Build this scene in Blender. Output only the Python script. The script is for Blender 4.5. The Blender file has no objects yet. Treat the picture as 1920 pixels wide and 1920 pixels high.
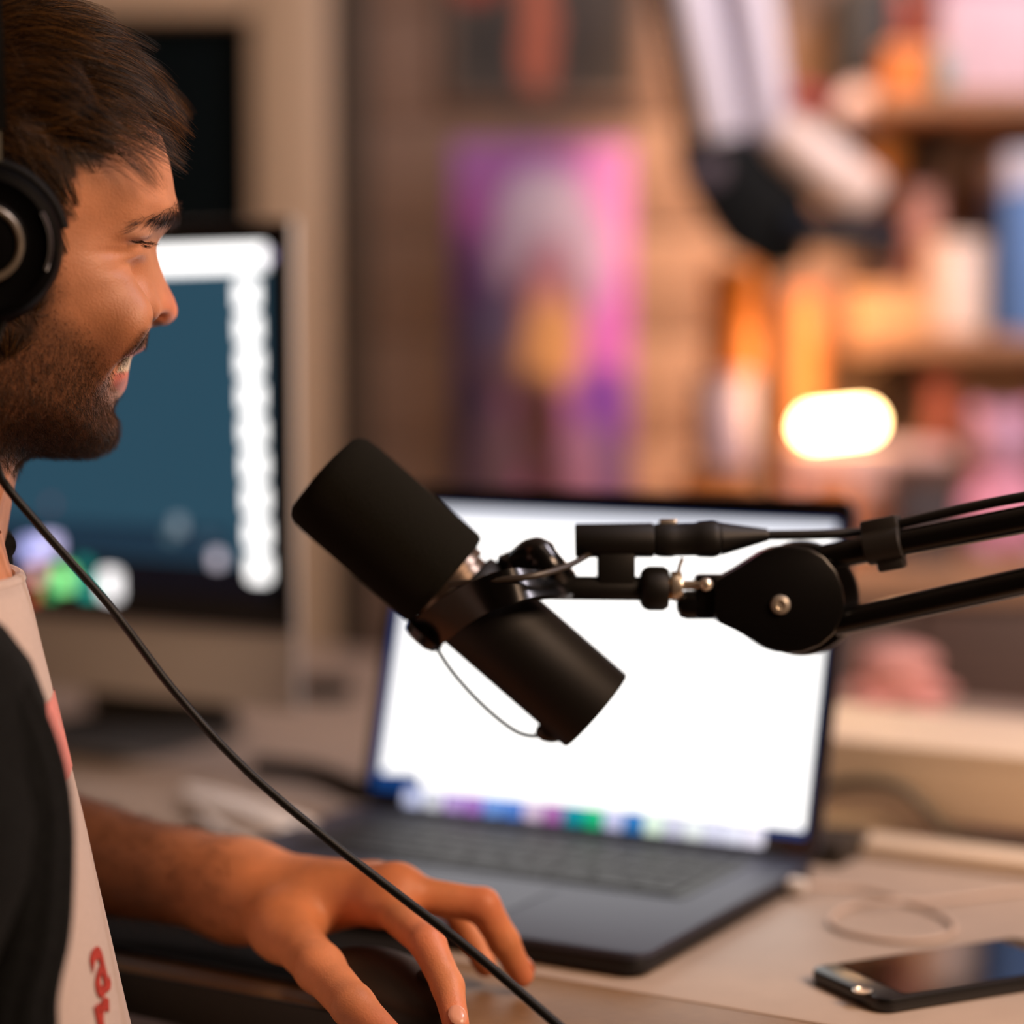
import bpy, bmesh, math, random
import numpy as np
from mathutils import Vector, Matrix, noise as mnoise
random.seed(7); np.random.seed(7)
sc = bpy.context.scene
COL = sc.collection

# ---------------------------------------------------------------- camera, world, lights, exposure
FPX = 4000.0
CAM = Vector((0.0, 0.0, 1.08))
PITCH = math.atan(280 / FPX)
Fw = Vector((0, math.cos(PITCH), -math.sin(PITCH)))
Up = Vector((0, math.sin(PITCH), math.cos(PITCH)))
Rt = Vector((1, 0, 0))
cd = bpy.data.cameras.new('camera'); cam = bpy.data.objects.new('camera', cd); COL.objects.link(cam)
cam.location = CAM; cam.rotation_euler = (math.pi / 2 - PITCH, 0, 0)
cd.sensor_width = 36.0; cd.lens = FPX / 1920 * 36.0
cd.clip_start = 0.02
cd.dof.use_dof = True; cd.dof.focus_distance = 1.025; cd.dof.aperture_fstop = 2.05
sc.camera = cam
w = bpy.data.worlds.new('world'); sc.world = w; w.use_nodes = True
bg = w.node_tree.nodes['Background']; bg.inputs[0].default_value = (1.0, 0.72, 0.52, 1); bg.inputs[1].default_value = 0.05
sc.view_settings.view_transform = 'Standard'; sc.view_settings.look = 'None'
sc.view_settings.gamma = 1.0; sc.view_settings.use_curve_mapping = False
sc.view_settings.exposure = 0.0
sc.cycles.max_bounces = 6; sc.cycles.diffuse_bounces = 3; sc.cycles.glossy_bounces = 3
sc.cycles.use_denoising = True
sc.cycles.sample_clamp_indirect = 4.0

def area(name, loc, aim, size, power, color, size_y=None):
    ld = bpy.data.lights.new(name, 'AREA'); ld.energy = power; ld.color = color; ld.size = size
    if size_y: ld.shape = 'RECTANGLE'; ld.size_y = size_y
    o = bpy.data.objects.new(name, ld); COL.objects.link(o); o.location = loc
    o.rotation_euler = (Vector(aim) - Vector(loc)).to_track_quat('-Z', 'Y').to_euler()
    return o
WARM = (1.0, 0.66, 0.44)
area('room_lamp_key', (1.00, 0.42, 1.66), (-0.1, 1.1, 0.9), 0.42, 18, WARM)
area('ceiling_fill', (0.5, 0.6, 2.55), (0.3, 1.3, 0.0), 0.6, 2.5, (1.0, 0.72, 0.54))  # weak unseen fill light from above
area('added_corner_fill', (1.15, 1.25, 2.4), (0.8, 2.8, 1.25), 0.45, 30, (0.96, 0.88, 0.98))  # unseen cool fill added to brighten the white arm and upper shelf
ld = bpy.data.lights.new('added_wall_wash', 'SPOT'); ld.energy = 330; ld.color = (1.0, 0.56, 0.30); ld.spot_size = math.radians(27); ld.spot_blend = 1.0; ld.shadow_soft_size = 0.08  # added spot with no seen source, for the orange glow on the wall
o = bpy.data.objects.new('added_wall_wash', ld); COL.objects.link(o); o.location = (0.21, 2.33, 2.40); o.rotation_euler = (Vector((0.32, 2.9, 1.03)) - o.location).to_track_quat('-Z', 'Y').to_euler()

# ---------------------------------------------------------------- pixel helpers (photograph pixels -> points in the room)
def ray(px, py): return (Fw + Rt * ((px - 960) / FPX) - Up * ((py - 960) / FPX))
def P(px, py, d): return CAM + ray(px, py) * d
def Z(px, py, z):
    r = ray(px, py); return CAM + r * ((z - CAM.z) / r.z)
def Y(px, py, y):
    r = ray(px, py); return CAM + r * (y / r.y)
def onplane(px, py, o, n):
    r = ray(px, py); return CAM + r * ((o - CAM).dot(n) / r.dot(n))
def proj(v):
    v = Vector(v) - CAM; d = v.dot(Fw); return (960 + FPX * v.dot(Rt) / d, 960 - FPX * v.dot(Up) / d, d)
def projn(A):
    A = np.asarray(A) - np.array(CAM); d = A @ np.array(Fw)
    return 960 + FPX * (A @ np.array(Rt)) / d, 960 - FPX * (A @ np.array(Up)) / d, d

# ---------------------------------------------------------------- materials
def lin(c):
    def f(x):
        x /= 255.0
        return x / 12.92 if x <= 0.04045 else ((x + 0.055) / 1.055) ** 2.4
    return (f(c[0]), f(c[1]), f(c[2]), 1.0)
_M = {}
def mat(name, rgb, rough=0.5, metal=0.0, var=0.0, vscale=30.0, bump=0.0, bscale=200.0, spec=0.5, emit=0.0, sheen=0.0, coat=0.0, sss=0.0, attr=None, rgb2=None, aniso=None):
    if name in _M: return _M[name]
    m = bpy.data.materials.new(name); m.use_nodes = True; _M[name] = m
    nt = m.node_tree; b = nt.nodes['Principled BSDF']
    c = lin(rgb)
    b.inputs['Base Color'].default_value = c
    b.inputs['Roughness'].default_value = rough; b.inputs['Metallic'].default_value = metal
    b.inputs['Specular IOR Level'].default_value = spec
    if sheen: b.inputs['Sheen Weight'].default_value = sheen
    if coat: b.inputs['Coat Weight'].default_value = coat; b.inputs['Coat Roughness'].default_value = 0.1
    if sss:
        b.inputs['Subsurface Weight'].default_value = sss; b.inputs['Subsurface Radius'].default_value = (1.0, 0.35, 0.15); b.inputs['Subsurface Scale'].default_value = 0.004
    tc = nt.nodes.new('ShaderNodeTexCoord')
    src = None
    if attr:
        a = nt.nodes.new('ShaderNodeAttribute'); a.attribute_name = attr; src = a.outputs['Color']
    if var or rgb2:
        n = nt.nodes.new('ShaderNodeTexNoise'); n.inputs['Scale'].default_value = vscale; n.inputs['Detail'].default_value = 4
        if aniso:
            mp = nt.nodes.new('ShaderNodeMapping'); mp.inputs['Scale'].default_value = aniso
            nt.links.new(tc.outputs['Object'], mp.inputs[0]); nt.links.new(mp.outputs[0], n.inputs['Vector'])
        else: nt.links.new(tc.outputs['Object'], n.inputs['Vector'])
        mx = nt.nodes.new('ShaderNodeMix'); mx.data_type = 'RGBA'
        if rgb2:
            mx.inputs[6].default_value = c; mx.inputs[7].default_value = lin(rgb2)
            cr = nt.nodes.new('ShaderNodeMapRange'); cr.inputs[1].default_value = 0.35; cr.inputs[2].default_value = 0.65
            nt.links.new(n.outputs[0], cr.inputs[0]); nt.links.new(cr.outputs[0], mx.inputs[0])
            nt.links.new(mx.outputs[2], b.inputs['Base Color'])
        else:
            mx.blend_type = 'MULTIPLY'; mx.inputs[0].default_value = 1.0
            if src: nt.links.new(src, mx.inputs[6])
            else: mx.inputs[6].default_value = c
            mr = nt.nodes.new('ShaderNodeMapRange'); mr.inputs[3].default_value = 1 - var; mr.inputs[4].default_value = 1 + var
            mr.inputs[1].default_value = 0.25; mr.inputs[2].default_value = 0.75
            nt.links.new(n.outputs[0], mr.inputs[0]); nt.links.new(mr.outputs[0], mx.inputs[7])
            nt.links.new(mx.outputs[2], b.inputs['Base Color'])
    elif src: nt.links.new(src, b.inputs['Base Color'])
    if bump:
        n2 = nt.nodes.new('ShaderNodeTexNoise'); n2.inputs['Scale'].default_value = bscale; n2.inputs['Detail'].default_value = 3
        nt.links.new(tc.outputs['Object'], n2.inputs['Vector'])
        bp = nt.nodes.new('ShaderNodeBump'); bp.inputs['Strength'].default_value = bump; bp.inputs['Distance'].default_value = 0.001
        nt.links.new(n2.outputs[0], bp.inputs['Height']); nt.links.new(bp.outputs[0], b.inputs['Normal'])
    if emit:
        b.inputs['Emission Color'].default_value = c; b.inputs['Emission Strength'].default_value = emit
        b.inputs['Base Color'].default_value = (0.01, 0.01, 0.01, 1)
    return m

def blob_mat(name, base, blobs, rough=0.55):
    """flat print: soft overlapping patches of ink at object coordinates; blobs = (x, y, rx, ry, rgb)"""
    m = bpy.data.materials.new(name); m.use_nodes = True; nt = m.node_tree; b = nt.nodes['Principled BSDF']
    b.inputs['Roughness'].default_value = rough
    tc = nt.nodes.new('ShaderNodeTexCoord')
    nz = nt.nodes.new('ShaderNodeTexNoise'); nz.inputs['Scale'].default_value = 14; nt.links.new(tc.outputs['Object'], nz.inputs['Vector'])
    va = nt.nodes.new('ShaderNodeVectorMath'); va.operation = 'MULTIPLY_ADD'; va.inputs[1].default_value = (0.03, 0.03, 0.03)
    nt.links.new(nz.outputs['Color'], va.inputs[0]); nt.links.new(tc.outputs['Object'], va.inputs[2])
    col = None
    for (x, z, rx, rz, rgb) in blobs:
        s = nt.nodes.new('ShaderNodeVectorMath'); s.operation = 'SUBTRACT'; s.inputs[1].default_value = (x + 0.015, 0, z + 0.015)
        nt.links.new(va.outputs[0], s.inputs[0])
        mlt = nt.nodes.new('ShaderNodeVectorMath'); mlt.operation = 'MULTIPLY'; mlt.inputs[1].default_value = (1 / rx, 0, 1 / rz)
        nt.links.new(s.outputs[0], mlt.inputs[0])
        ln = nt.nodes.new('ShaderNodeVectorMath'); ln.operation = 'LENGTH'; nt.links.new(mlt.outputs[0], ln.inputs[0])
        mr = nt.nodes.new('ShaderNodeMapRange'); mr.inputs[1].default_value = 1.15; mr.inputs[2].default_value = 0.75
        nt.links.new(ln.outputs['Value'], mr.inputs[0])
        mx = nt.nodes.new('ShaderNodeMix'); mx.data_type = 'RGBA'; mx.inputs[7].default_value = lin(rgb)
        if col is None: mx.inputs[6].default_value = lin(base)
        else: nt.links.new(col, mx.inputs[6])
        nt.links.new(mr.outputs[0], mx.inputs[0]); col = mx.outputs[2]
    nt.links.new(col, b.inputs['Base Color'])
    return m

# ---------------------------------------------------------------- mesh helpers
SCL = 1.0                                            # size factor for parts placed with frame()
def frame(o, zdir, xhint=(1, 0, 0)):
    z = Vector(zdir).normalized(); x = Vector(xhint); x = x - z * x.dot(z)
    if x.length < 1e-5: x = Vector((0, 1, 0)) - z * z.y
    x.normalize(); y = z.cross(x)
    m = (Matrix((x, y, z)).transposed() * SCL).to_4x4(); m.translation = Vector(o); return m
class MB:
    def __init__(s): s.v = []; s.f = []
    def add(s, vs, fs):
        n = len(s.v); s.v += [tuple(v) for v in vs]; s.f += [tuple(i + n for i in f) for f in fs]
    def from_bm(s, bm, M=None):
        if M is not None: bmesh.ops.transform(bm, matrix=M, verts=bm.verts)
        bm.verts.index_update(); s.add([v.co[:] for v in bm.verts], [[v.index for v in f.verts] for f in bm.faces]); bm.free()
    def box(s, M, sx, sy, sz, bevel=0.0, seg=2):
        bm = bmesh.new(); bmesh.ops.create_cube(bm, size=1.0); bmesh.ops.scale(bm, vec=(sx, sy, sz), verts=bm.verts)
        if bevel: bmesh.ops.bevel(bm, geom=bm.edges[:], offset=bevel, segments=seg, profile=0.5, affect='EDGES')
        s.from_bm(bm, M if isinstance(M, Matrix) else Matrix.Translation(M)); return s
    def ell(s, M, rx, ry, rz, sub=3):
        bm = bmesh.new(); bmesh.ops.create_icosphere(bm, subdivisions=sub, radius=1.0); bmesh.ops.scale(bm, vec=(rx, ry, rz), verts=bm.verts)
        s.from_bm(bm, M if isinstance(M, Matrix) else Matrix.Translation(M)); return s
    def lathe(s, M, prof, seg=32):
        vs = []; fs = []; n = len(prof)
        for k in range(seg):
            a = 2 * math.pi * k / seg; c, t = math.cos(a), math.sin(a)
            for (r, z) in prof: vs.append(M @ Vector((r * c, r * t, z)))
        for k in range(seg):
            k2 = (k + 1) % seg
            for i in range(n - 1): fs.append((k * n + i, k2 * n + i, k2 * n + i + 1, k * n + i + 1))
        base = len(vs)
        fs.append(tuple(k * n for k in range(seg))[::-1]); fs.append(tuple(k * n + n - 1 for k in range(seg)))
        s.add(vs, fs); return s
    def cyl(s, a, b, r, r2=None, seg=24, bevel=0.0):
        a = Vector(a); b = Vector(b); L = (b - a).length / SCL; r2 = r if r2 is None else r2; e = bevel
        pr = [(r, 0), (r2, L)] if not e else [(r - e, 0), (r - .3 * e, .3 * e), (r, e), (r2, L - e), (r2 - .3 * e, L - .3 * e), (r2 - e, L)]
        return s.lathe(frame(a, b - a), pr, seg)
    def tube(s, pts, r, seg=10, closed=False):
        pts = [Vector(p) for p in pts]; n = len(pts); vs = []; fs = []
        rr = r if isinstance(r, (list, tuple)) else [r] * n; rr = [q * SCL for q in rr]
        t0 = (pts[1] - pts[0]).normalized(); x = t0.orthogonal().normalized()
        for i, p in enumerate(pts):
            t = (pts[min(i + 1, n - 1)] - pts[max(i - 1, 0)]).normalized()
            x = (x - t * x.dot(t)).normalized(); y = t.cross(x)
            for k in range(seg):
                a = 2 * math.pi * k / seg; vs.append(p + (x * math.cos(a) + y * math.sin(a)) * rr[i])
        for i in range(n - 1):
            for k in range(seg):
                k2 = (k + 1) % seg; fs.append((i * seg + k, i * seg + k2, (i + 1) * seg + k2, (i + 1) * seg + k))
        fs.append(tuple(range(seg))[::-1]); fs.append(tuple((n - 1) * seg + k for k in range(seg)))
        s.add(vs, fs); return s
    def prism(s, M, poly, h, bevel=0.0):
        bm = bmesh.new(); vs = [bm.verts.new((x, y, -h / 2)) for x, y in poly]; f = bm.faces.new(vs)
        g = bmesh.ops.extrude_face_region(bm, geom=[f]); nv = [e for e in g['geom'] if isinstance(e, bmesh.types.BMVert)]
        bmesh.ops.translate(bm, vec=(0, 0, h), verts=nv); bmesh.ops.recalc_face_normals(bm, faces=bm.faces)
        if bevel:
            ed = [e for e in bm.edges if len(e.link_faces) == 2 and e.calc_face_angle(0) > 0.9]
            bmesh.ops.bevel(bm, geom=ed, offset=bevel, segments=2, profile=0.5, affect='EDGES')
        s.from_bm(bm, M); return s
def spline(pts, n=8):
    pts = [Vector(p) for p in pts]; out = []
    q = [pts[0] * 2 - pts[1]] + pts + [pts[-1] * 2 - pts[-2]]
    for i in range(1, len(q) - 2):
        for k in range(n):
            t = k / n; a, b, c, d = q[i - 1], q[i], q[i + 1], q[i + 2]
            out.append(0.5 * ((2 * b) + (c - a) * t + (2 * a - 5 * b + 4 * c - d) * t * t + (3 * b - a - 3 * c + d) * t ** 3))
    out.append(pts[-1]); return out

def tag(o, label=None, cat=None, group=None, kind=None):
    if label: o['label'] = label
    if cat: o['category'] = cat
    if group: o['group'] = group
    if kind: o['kind'] = kind
    return o
def put(o, parent=None):
    COL.objects.link(o)
    if parent is not None:
        o.parent = parent
        o.matrix_parent_inverse = Matrix.Translation(parent.location).inverted() if parent.type == 'EMPTY' else Matrix.Identity(4)
    return o
def obj(name, mb, m, parent=None, smooth=True, angle=0.7, fixn=True):
    me = bpy.data.meshes.new(name); me.from_pydata(mb.v, [], mb.f)
    if fixn:
        bm = bmesh.new(); bm.from_mesh(me); bmesh.ops.recalc_face_normals(bm, faces=bm.faces); bm.to_mesh(me); bm.free()
    me.materials.append(m)
    if smooth:
        me.shade_smooth(); me.set_sharp_from_angle(angle=angle)
    return put(bpy.data.objects.new(name, me), parent)
def thing(name, loc, label, cat, group=None):
    o = bpy.data.objects.new(name, None); o.empty_display_size = 0.05; o.location = loc; COL.objects.link(o)
    return tag(o, label, cat, group)
def Rz(a): return Matrix.Rotation(a, 4, 'Z')
def T(v): return Matrix.Translation(Vector(v))
def npmesh(name, V, F, m, parent=None, cols=None):
    me = bpy.data.meshes.new(name); V = np.asarray(V, dtype=np.float32); F = np.asarray(F, dtype=np.int32)
    me.vertices.add(len(V)); me.vertices.foreach_set('co', V.ravel())
    k = F.shape[1]; me.loops.add(F.size); me.loops.foreach_set('vertex_index', F.ravel())
    me.polygons.add(len(F)); me.polygons.foreach_set('loop_start', np.arange(0, F.size, k, dtype=np.int32))
    me.update(calc_edges=True); me.validate(); me.shade_smooth()
    if cols is not None:
        ca = me.color_attributes.new('tint', 'FLOAT_COLOR', 'POINT'); ca.data.foreach_set('color', np.asarray(cols, dtype=np.float32).ravel())
    me.materials.append(m)
    return put(bpy.data.objects.new(name, me), parent)

# surface nets: F sampled on a grid, inside is negative
def surface_nets(Fv, org, h):
    nx, ny, nz = Fv.shape; s = Fv < 0
    c = s[:-1, :-1, :-1].astype(np.int8); cnt = np.zeros((nx - 1, ny - 1, nz - 1), np.int8)
    for i in (0, 1):
        for j in (0, 1):
            for k in (0, 1): cnt += s[i:nx - 1 + i, j:ny - 1 + j, k:nz - 1 + k]
    act = (cnt > 0) & (cnt < 8); idx = np.argwhere(act); vid = -np.ones(act.shape, np.int64); vid[act] = np.arange(len(idx))
    acc = np.zeros((len(idx), 3)); num = np.zeros(len(idx))
    for ax in range(3):
        o1, o2 = [a for a in range(3) if a != ax]
        for a in (0, 1):
            for b in (0, 1):
                off = np.zeros(3, int); off[o1] = a; off[o2] = b; off2 = off.copy(); off2[ax] = 1
                p = idx + off; q = idx + off2
                fp = Fv[p[:, 0], p[:, 1], p[:, 2]]; fq = Fv[q[:, 0], q[:, 1], q[:, 2]]
                cr = (fp < 0) != (fq < 0); t = np.where(cr, fp / np.where(cr, fp - fq, 1), 0)
                pos = off[None, :] + np.zeros((len(idx), 3)); pos[:, ax] += t
                acc[cr] += pos[cr]; num[cr] += 1
    V = (idx + acc / num[:, None]) * h + np.array(org)
    quads = []
    for ax in range(3):
        o1, o2 = (ax + 1) % 3, (ax + 2) % 3
        sl0 = [slice(None)] * 3; sl1 = [slice(None)] * 3; sl0[ax] = slice(0, -1); sl1[ax] = slice(1, None)
        ch = s[tuple(sl0)] != s[tuple(sl1)]; e = np.argwhere(ch)
        ok = (e[:, o1] > 0) & (e[:, o2] > 0) & (e[:, o1] < Fv.shape[o1] - 1) & (e[:, o2] < Fv.shape[o2] - 1); e = e[ok]
        flip = s[tuple(sl0)][e[:, 0], e[:, 1], e[:, 2]]
        def vv(d1, d2):
            q = e.copy(); q[:, o1] -= d1; q[:, o2] -= d2; return vid[q[:, 0], q[:, 1], q[:, 2]]
        Q = np.stack([vv(1, 1), vv(0, 1), vv(0, 0), vv(1, 0)], 1); Q[~flip] = Q[~flip][:, ::-1]; quads.append(Q)
    return V, np.concatenate(quads)
def smooth_mesh(V, F, it=2, lam=0.5):
    E = np.concatenate([F[:, [0, 1]], F[:, [1, 2]], F[:, [2, 3]], F[:, [3, 0]]]); n = len(V); deg = np.bincount(E.ravel(), minlength=n)
    for _ in range(it):
        S = np.stack([np.bincount(E[:, 0], V[E[:, 1], c], n) + np.bincount(E[:, 1], V[E[:, 0], c], n) for c in range(3)], 1)
        V = V + lam * (S / np.maximum(deg, 1)[:, None] - V)
    return V
def vnormals(V, F):
    n = np.cross(V[F[:, 2]] - V[F[:, 0]], V[F[:, 3]] - V[F[:, 1]]); N = np.zeros_like(V)
    for k in range(4):
        for c in range(3): N[:, c] += np.bincount(F[:, k], n[:, c], len(V))
    return N / np.maximum(np.linalg.norm(N, axis=1, keepdims=True), 1e-12)
def capsule(G, a, b, ra, rb=None):
    rb = ra if rb is None else rb; a = np.array(a); b = np.array(b); ab = b - a
    t = ((G[0] - a[0]) * ab[0] + (G[1] - a[1]) * ab[1] + (G[2] - a[2]) * ab[2]) / max(ab @ ab, 1e-12)
    t = np.clip(t, 0, 1)
    return np.sqrt((G[0] - a[0] - t * ab[0]) ** 2 + (G[1] - a[1] - t * ab[1]) ** 2 + (G[2] - a[2] - t * ab[2]) ** 2) - (ra + (rb - ra) * t)
def smin(a, b, k):
    h = np.clip(0.5 + 0.5 * (b - a) / k, 0, 1); return b + (a - b) * h - k * h * (1 - h)
def inpoly(x, y, poly):
    x = np.asarray(x, float); y = np.asarray(y, float); ins = np.zeros(x.shape, bool); n = len(poly)
    for i in range(n):
        x1, y1 = poly[i]; x2, y2 = poly[(i + 1) % n]
        if y1 == y2: continue
        ins ^= ((y1 > y) != (y2 > y)) & (x < (x2 - x1) * (y - y1) / (y2 - y1) + x1)
    return ins
def polydist(x, y, poly, closed=True):
    d = np.full(np.shape(x), 1e9); n = len(poly)
    for i in range(n if closed else n - 1):
        x1, y1 = poly[i]; x2, y2 = poly[(i + 1) % n]; dx, dy = x2 - x1, y2 - y1
        t = np.clip(((x - x1) * dx + (y - y1) * dy) / (dx * dx + dy * dy + 1e-12), 0, 1)
        d = np.minimum(d, (x - x1 - t * dx) ** 2 + (y - y1 - t * dy) ** 2)
    return np.sqrt(d)
def curves_obj(name, strands, radius, m, parent):
    """strands (n, k, 3) as hair curves with tapering radius"""
    n, k, _ = strands.shape
    cu = bpy.data.hair_curves.new(name); cu.add_curves([k] * n)
    cu.attributes['position'].data.foreach_set('vector', strands.astype(np.float32).ravel())
    ra = cu.attributes.get('radius') or cu.attributes.new('radius', 'FLOAT', 'POINT')
    tt = np.linspace(0, 1, k); r = np.tile(radius * (1 - 0.75 * tt ** 1.5), n)
    ra.data.foreach_set('value', r.astype(np.float32))
    cu.materials.append(m)
    o = put(bpy.data.objects.new(name, cu), parent)
    return o
# ================================================================ PERSON
HD = 1.05                                    # depth of the head
H0 = P(60, 430, HD)
wv = (CAM - H0).normalized(); uv = (Rt - wv * Rt.dot(wv)).normalized(); vv_ = wv.cross(uv)
PSI = math.radians(7)
FX = uv * math.cos(PSI) - wv * math.sin(PSI)          # face direction
LY = -uv * math.sin(PSI) - wv * math.cos(PSI)         # his left, away from the camera
VZ = vv_
HB = np.array([FX, LY, VZ])                            # rows
def L(px, py, W=0.0):
    """photograph pixel -> (x, z) in mm on the head's plane y = -W"""
    r = ray(px, py); o = H0 - LY * (W * 0.001)
    X = CAM + r * ((o - CAM).dot(LY) / r.dot(LY)) - H0
    return X.dot(FX) * 1000, X.dot(VZ) * 1000
def head2world(A): return np.array(H0) + (np.asarray(A) * 0.001) @ HB

prof_px = [(275,215),(291,240),(303,268),(312,300),(318,330),(322,360),(329,385),(331,398),(327,412),(314,428),(300,443),(290,455),(287,466),
 (290,480),(296,496),(304,514),(312,532),(321,549),(328,563),(332,577),(332,590),(327,600),(316,608),(302,611),(288,613),(276,614),(274,627),(272,640),
 (270,652),(263,660),(248,665),(242,670),(241,682),(238,693),(238,703),(236,718),(232,731),(221,745),(212,754),(208,765),(211,775),(217,788),(219,803),(216,820),(208,834),
 (194,844),(172,852),(148,854),(120,853),(90,851),(60,849),(40,850),(20,860),(5,885),(-10,930),(-20,985)]
back_px = [(-215,985),(-225,900),(-230,800),(-245,700),(-280,610),(-320,520),(-345,420),(-345,300),(-320,200),(-270,110),(-200,50),(-110,12),(-20,8),(50,22),(115,48),(170,85),(215,130),(250,175)]
OUT = [L(*p) for p in prof_px + back_px]
# half-width control points: local mm x, z, W, R
CP = [(60,45,57,48),(70,25,54,36),(40,35,64,50),(-20,60,74,66),(-20,20,75,66),(-80,40,68,60),(0,95,66,62),(-60,95,66,62),(-105,40,55,50),(-105,-20,52,46),
 (76,8,47,24),(62,4,50,22),(45,5,60,25),
 (66,-10,7,6),(61,-10,9,6),(56,-9,24,7),(50,-9,40,8),(42,-9,52,10),(28,-8,61,20),
 (72,-25,8,8),(66,-26,9,8),(61,-27,16,9),(56,-28,28,10),(49,-28,44,12),(38,-27,55,16),(15,-22,64,25),
 (79,-43,11,11),(73,-45,13,11),(67,-46,17,11),(61,-44,21,12),(57,-42,33,13),(50,-42,46,15),(38,-40,56,18),(10,-38,64,26),
 (60,-58,11,12),(56,-58,20,13),(51,-58,31,14),(45,-58,41,16),(30,-58,53,22),(5,-60,62,30),
 (51,-75,15,12),(46,-75,23,13),(41,-76,31,14),(35,-77,40,16),(18,-78,53,24),(-10,-76,61,34),
 (50,-84,16,13),(42,-90,22,14),(34,-92,33,17),(15,-95,48,26),(-15,-92,58,36),
 (46,-106,18,18),(36,-108,26,22),(18,-112,38,30),(-8,-112,50,36),(-35,-108,57,40),
 (-40,-140,56,50),(-70,-140,56,50),(-75,-90,60,52),(-45,-70,64,50),(-40,-20,71,60)]
CP = np.array(CP, float)
def tps(X, vals):
    n = len(X); r2 = ((X[:, None] - X[None]) ** 2).sum(-1); K = np.where(r2 > 0, r2 * np.log(r2 + 1e-12) * 0.5, 0) + np.eye(n) * 8.0
    Pm = np.hstack([np.ones((n, 1)), X]); A = np.block([[K, Pm], [Pm.T, np.zeros((3, 3))]])
    s = np.linalg.solve(A, np.concatenate([vals, np.zeros(3)])); return s
def tps_eval(s, X, x, z):
    out = s[-3] + s[-2] * x + s[-1] * z
    for i in range(len(X)):
        r2 = (x - X[i, 0]) ** 2 + (z - X[i, 1]) ** 2; out = out + s[i] * np.where(r2 > 0, r2 * np.log(r2 + 1e-12) * 0.5, 0)
    return out
HH = 1.3
gx = np.arange(-135, 100, HH); gy = np.arange(-88, 88.1, HH); gz = np.arange(-185, 125, HH)
X2, Z2 = np.meshgrid(gx, gz, indexing='ij')
ins = inpoly(X2, Z2, OUT); d2 = polydist(X2, Z2, OUT)
sc_ = 0.1
Wm = np.clip(tps_eval(tps(CP[:, :2] * sc_, CP[:, 2]), CP[:, :2] * sc_, X2 * sc_, Z2 * sc_), 5, 78)
Rm = np.clip(tps_eval(tps(CP[:, :2] * sc_, CP[:, 3]), CP[:, :2] * sc_, X2 * sc_, Z2 * sc_), 5, 72)
t = np.clip(d2 / Rm, 0, 1)
wmap = np.where(ins, Wm * np.sqrt(np.maximum(1 - (1 - t) ** 2, 0)), -d2)
gx_, gz_ = np.gradient(wmap, HH); gl = np.clip(np.sqrt(1 + gx_ ** 2 + gz_ ** 2), 1, 6)
FH = (np.abs(gy)[None, :, None] - wmap[:, None, :]) / gl[:, None, :]
G = np.meshgrid(gx, gy, gz, indexing='ij', sparse=True)
FH = smin(FH, capsule(G, (-58, 0, -70), (-88, 0, -200), 54, 60), 14)
FH = FH.astype(np.float32)
FH[:, :, :2] = 5                                        # close the neck
HV, HF = surface_nets(FH, (gx[0], gy[0], gz[0]), HH)
HV = smooth_mesh(HV, HF, 3, 0.5)
# --- facial detail: gaussian relief at points picked on the near cheek, mirrored to the far one
def pick(V):
    pw = projn(head2world(V)); return pw
def surf(px, py, V=None):
    V = HV if V is None else V
    X, Yp, D = pick(V); near = (np.hypot(X - px, Yp - py) < 7) & (V[:, 1] < 6)
    if not near.any():
        i = np.argmin(np.hypot(X - px, Yp - py) + (V[:, 1] > 6) * 1e4); return V[i]
    c = np.where(near)[0]; return V[c[np.argmin(D[c])]]
bumps = [((268,438),(6,9,4.5),2.2),((250,440),(6,8,4),1.4),((272,457),(7,8,1.8),-1.8),((250,458),(7,8,1.8),-1.4),((262,420),(8,8,3),-0.6),
 ((262,482),(6,7,4),2.8),((300,404),(8,10,5),1.6),((265,414),(8,8,5),1.2),((248,495),(9,7,1.8),-1.5),((266,515),(3.5,7,7),-4.2),((236,478),(10,8,1.5),-1.2),((229,469),(8,8,1.4),-1.0),((240,507),(9,7,1.7),-1.2),((252,498),(7,7,1.5),-1.1),((205,560),(8,8,5),-.6),((275,535),(3,6,6),-1.0),
 ((225,575),(17,15,14),4.0),((252,592),(9,10,9),4.4),((235,620),(8,9,8),3.8),((218,650),(6,8,8),3.2),((206,685),(5,7,8),1.4),
 ((278,602),(3,5,4),-2.4),((264,622),(3,6,5),-4.0),((247,645),(3,6,5),-4.0),((230,672),(3,6,5),-3.4),((221,695),(3,6,5),-1.6),
 ((292,588),(5,4,5),2.2),((273,585),(2.2,4,6),-2.6),((300,607),(4,3,2.5),-4.0),
 ((210,735),(5,8,5),-1.2),((190,500),(14,14,8),1.0),((205,455),(10,12,10),-1.2),((180,600),(16,12,10),-1.0),
 ((325,585),(7,6,6),0.8),((300,470),(6,4,8),0.4),((235,708),(5,8,3.5),1.6),((240,660),(5,8,3),0.8),((236,694),(4,9,2),-0.8)]
N = vnormals(HV, HF)
disp = np.zeros(len(HV))
for (pp, s, a) in bumps:
    c = surf(*pp)
    for sy in (1, -1):
        q = (HV[:, 0] - c[0]) ** 2 / s[0] ** 2 + (HV[:, 1] - c[1] * sy) ** 2 / s[1] ** 2 + (HV[:, 2] - c[2]) ** 2 / s[2] ** 2
        disp += 1.3 * a * np.exp(-0.5 * q) * (0.5 if abs(c[1]) < 3 else 1)
HV = HV + N * disp[:, None]
HV = smooth_mesh(HV, HF, 1, 0.4); N = vnormals(HV, HF)
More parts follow.
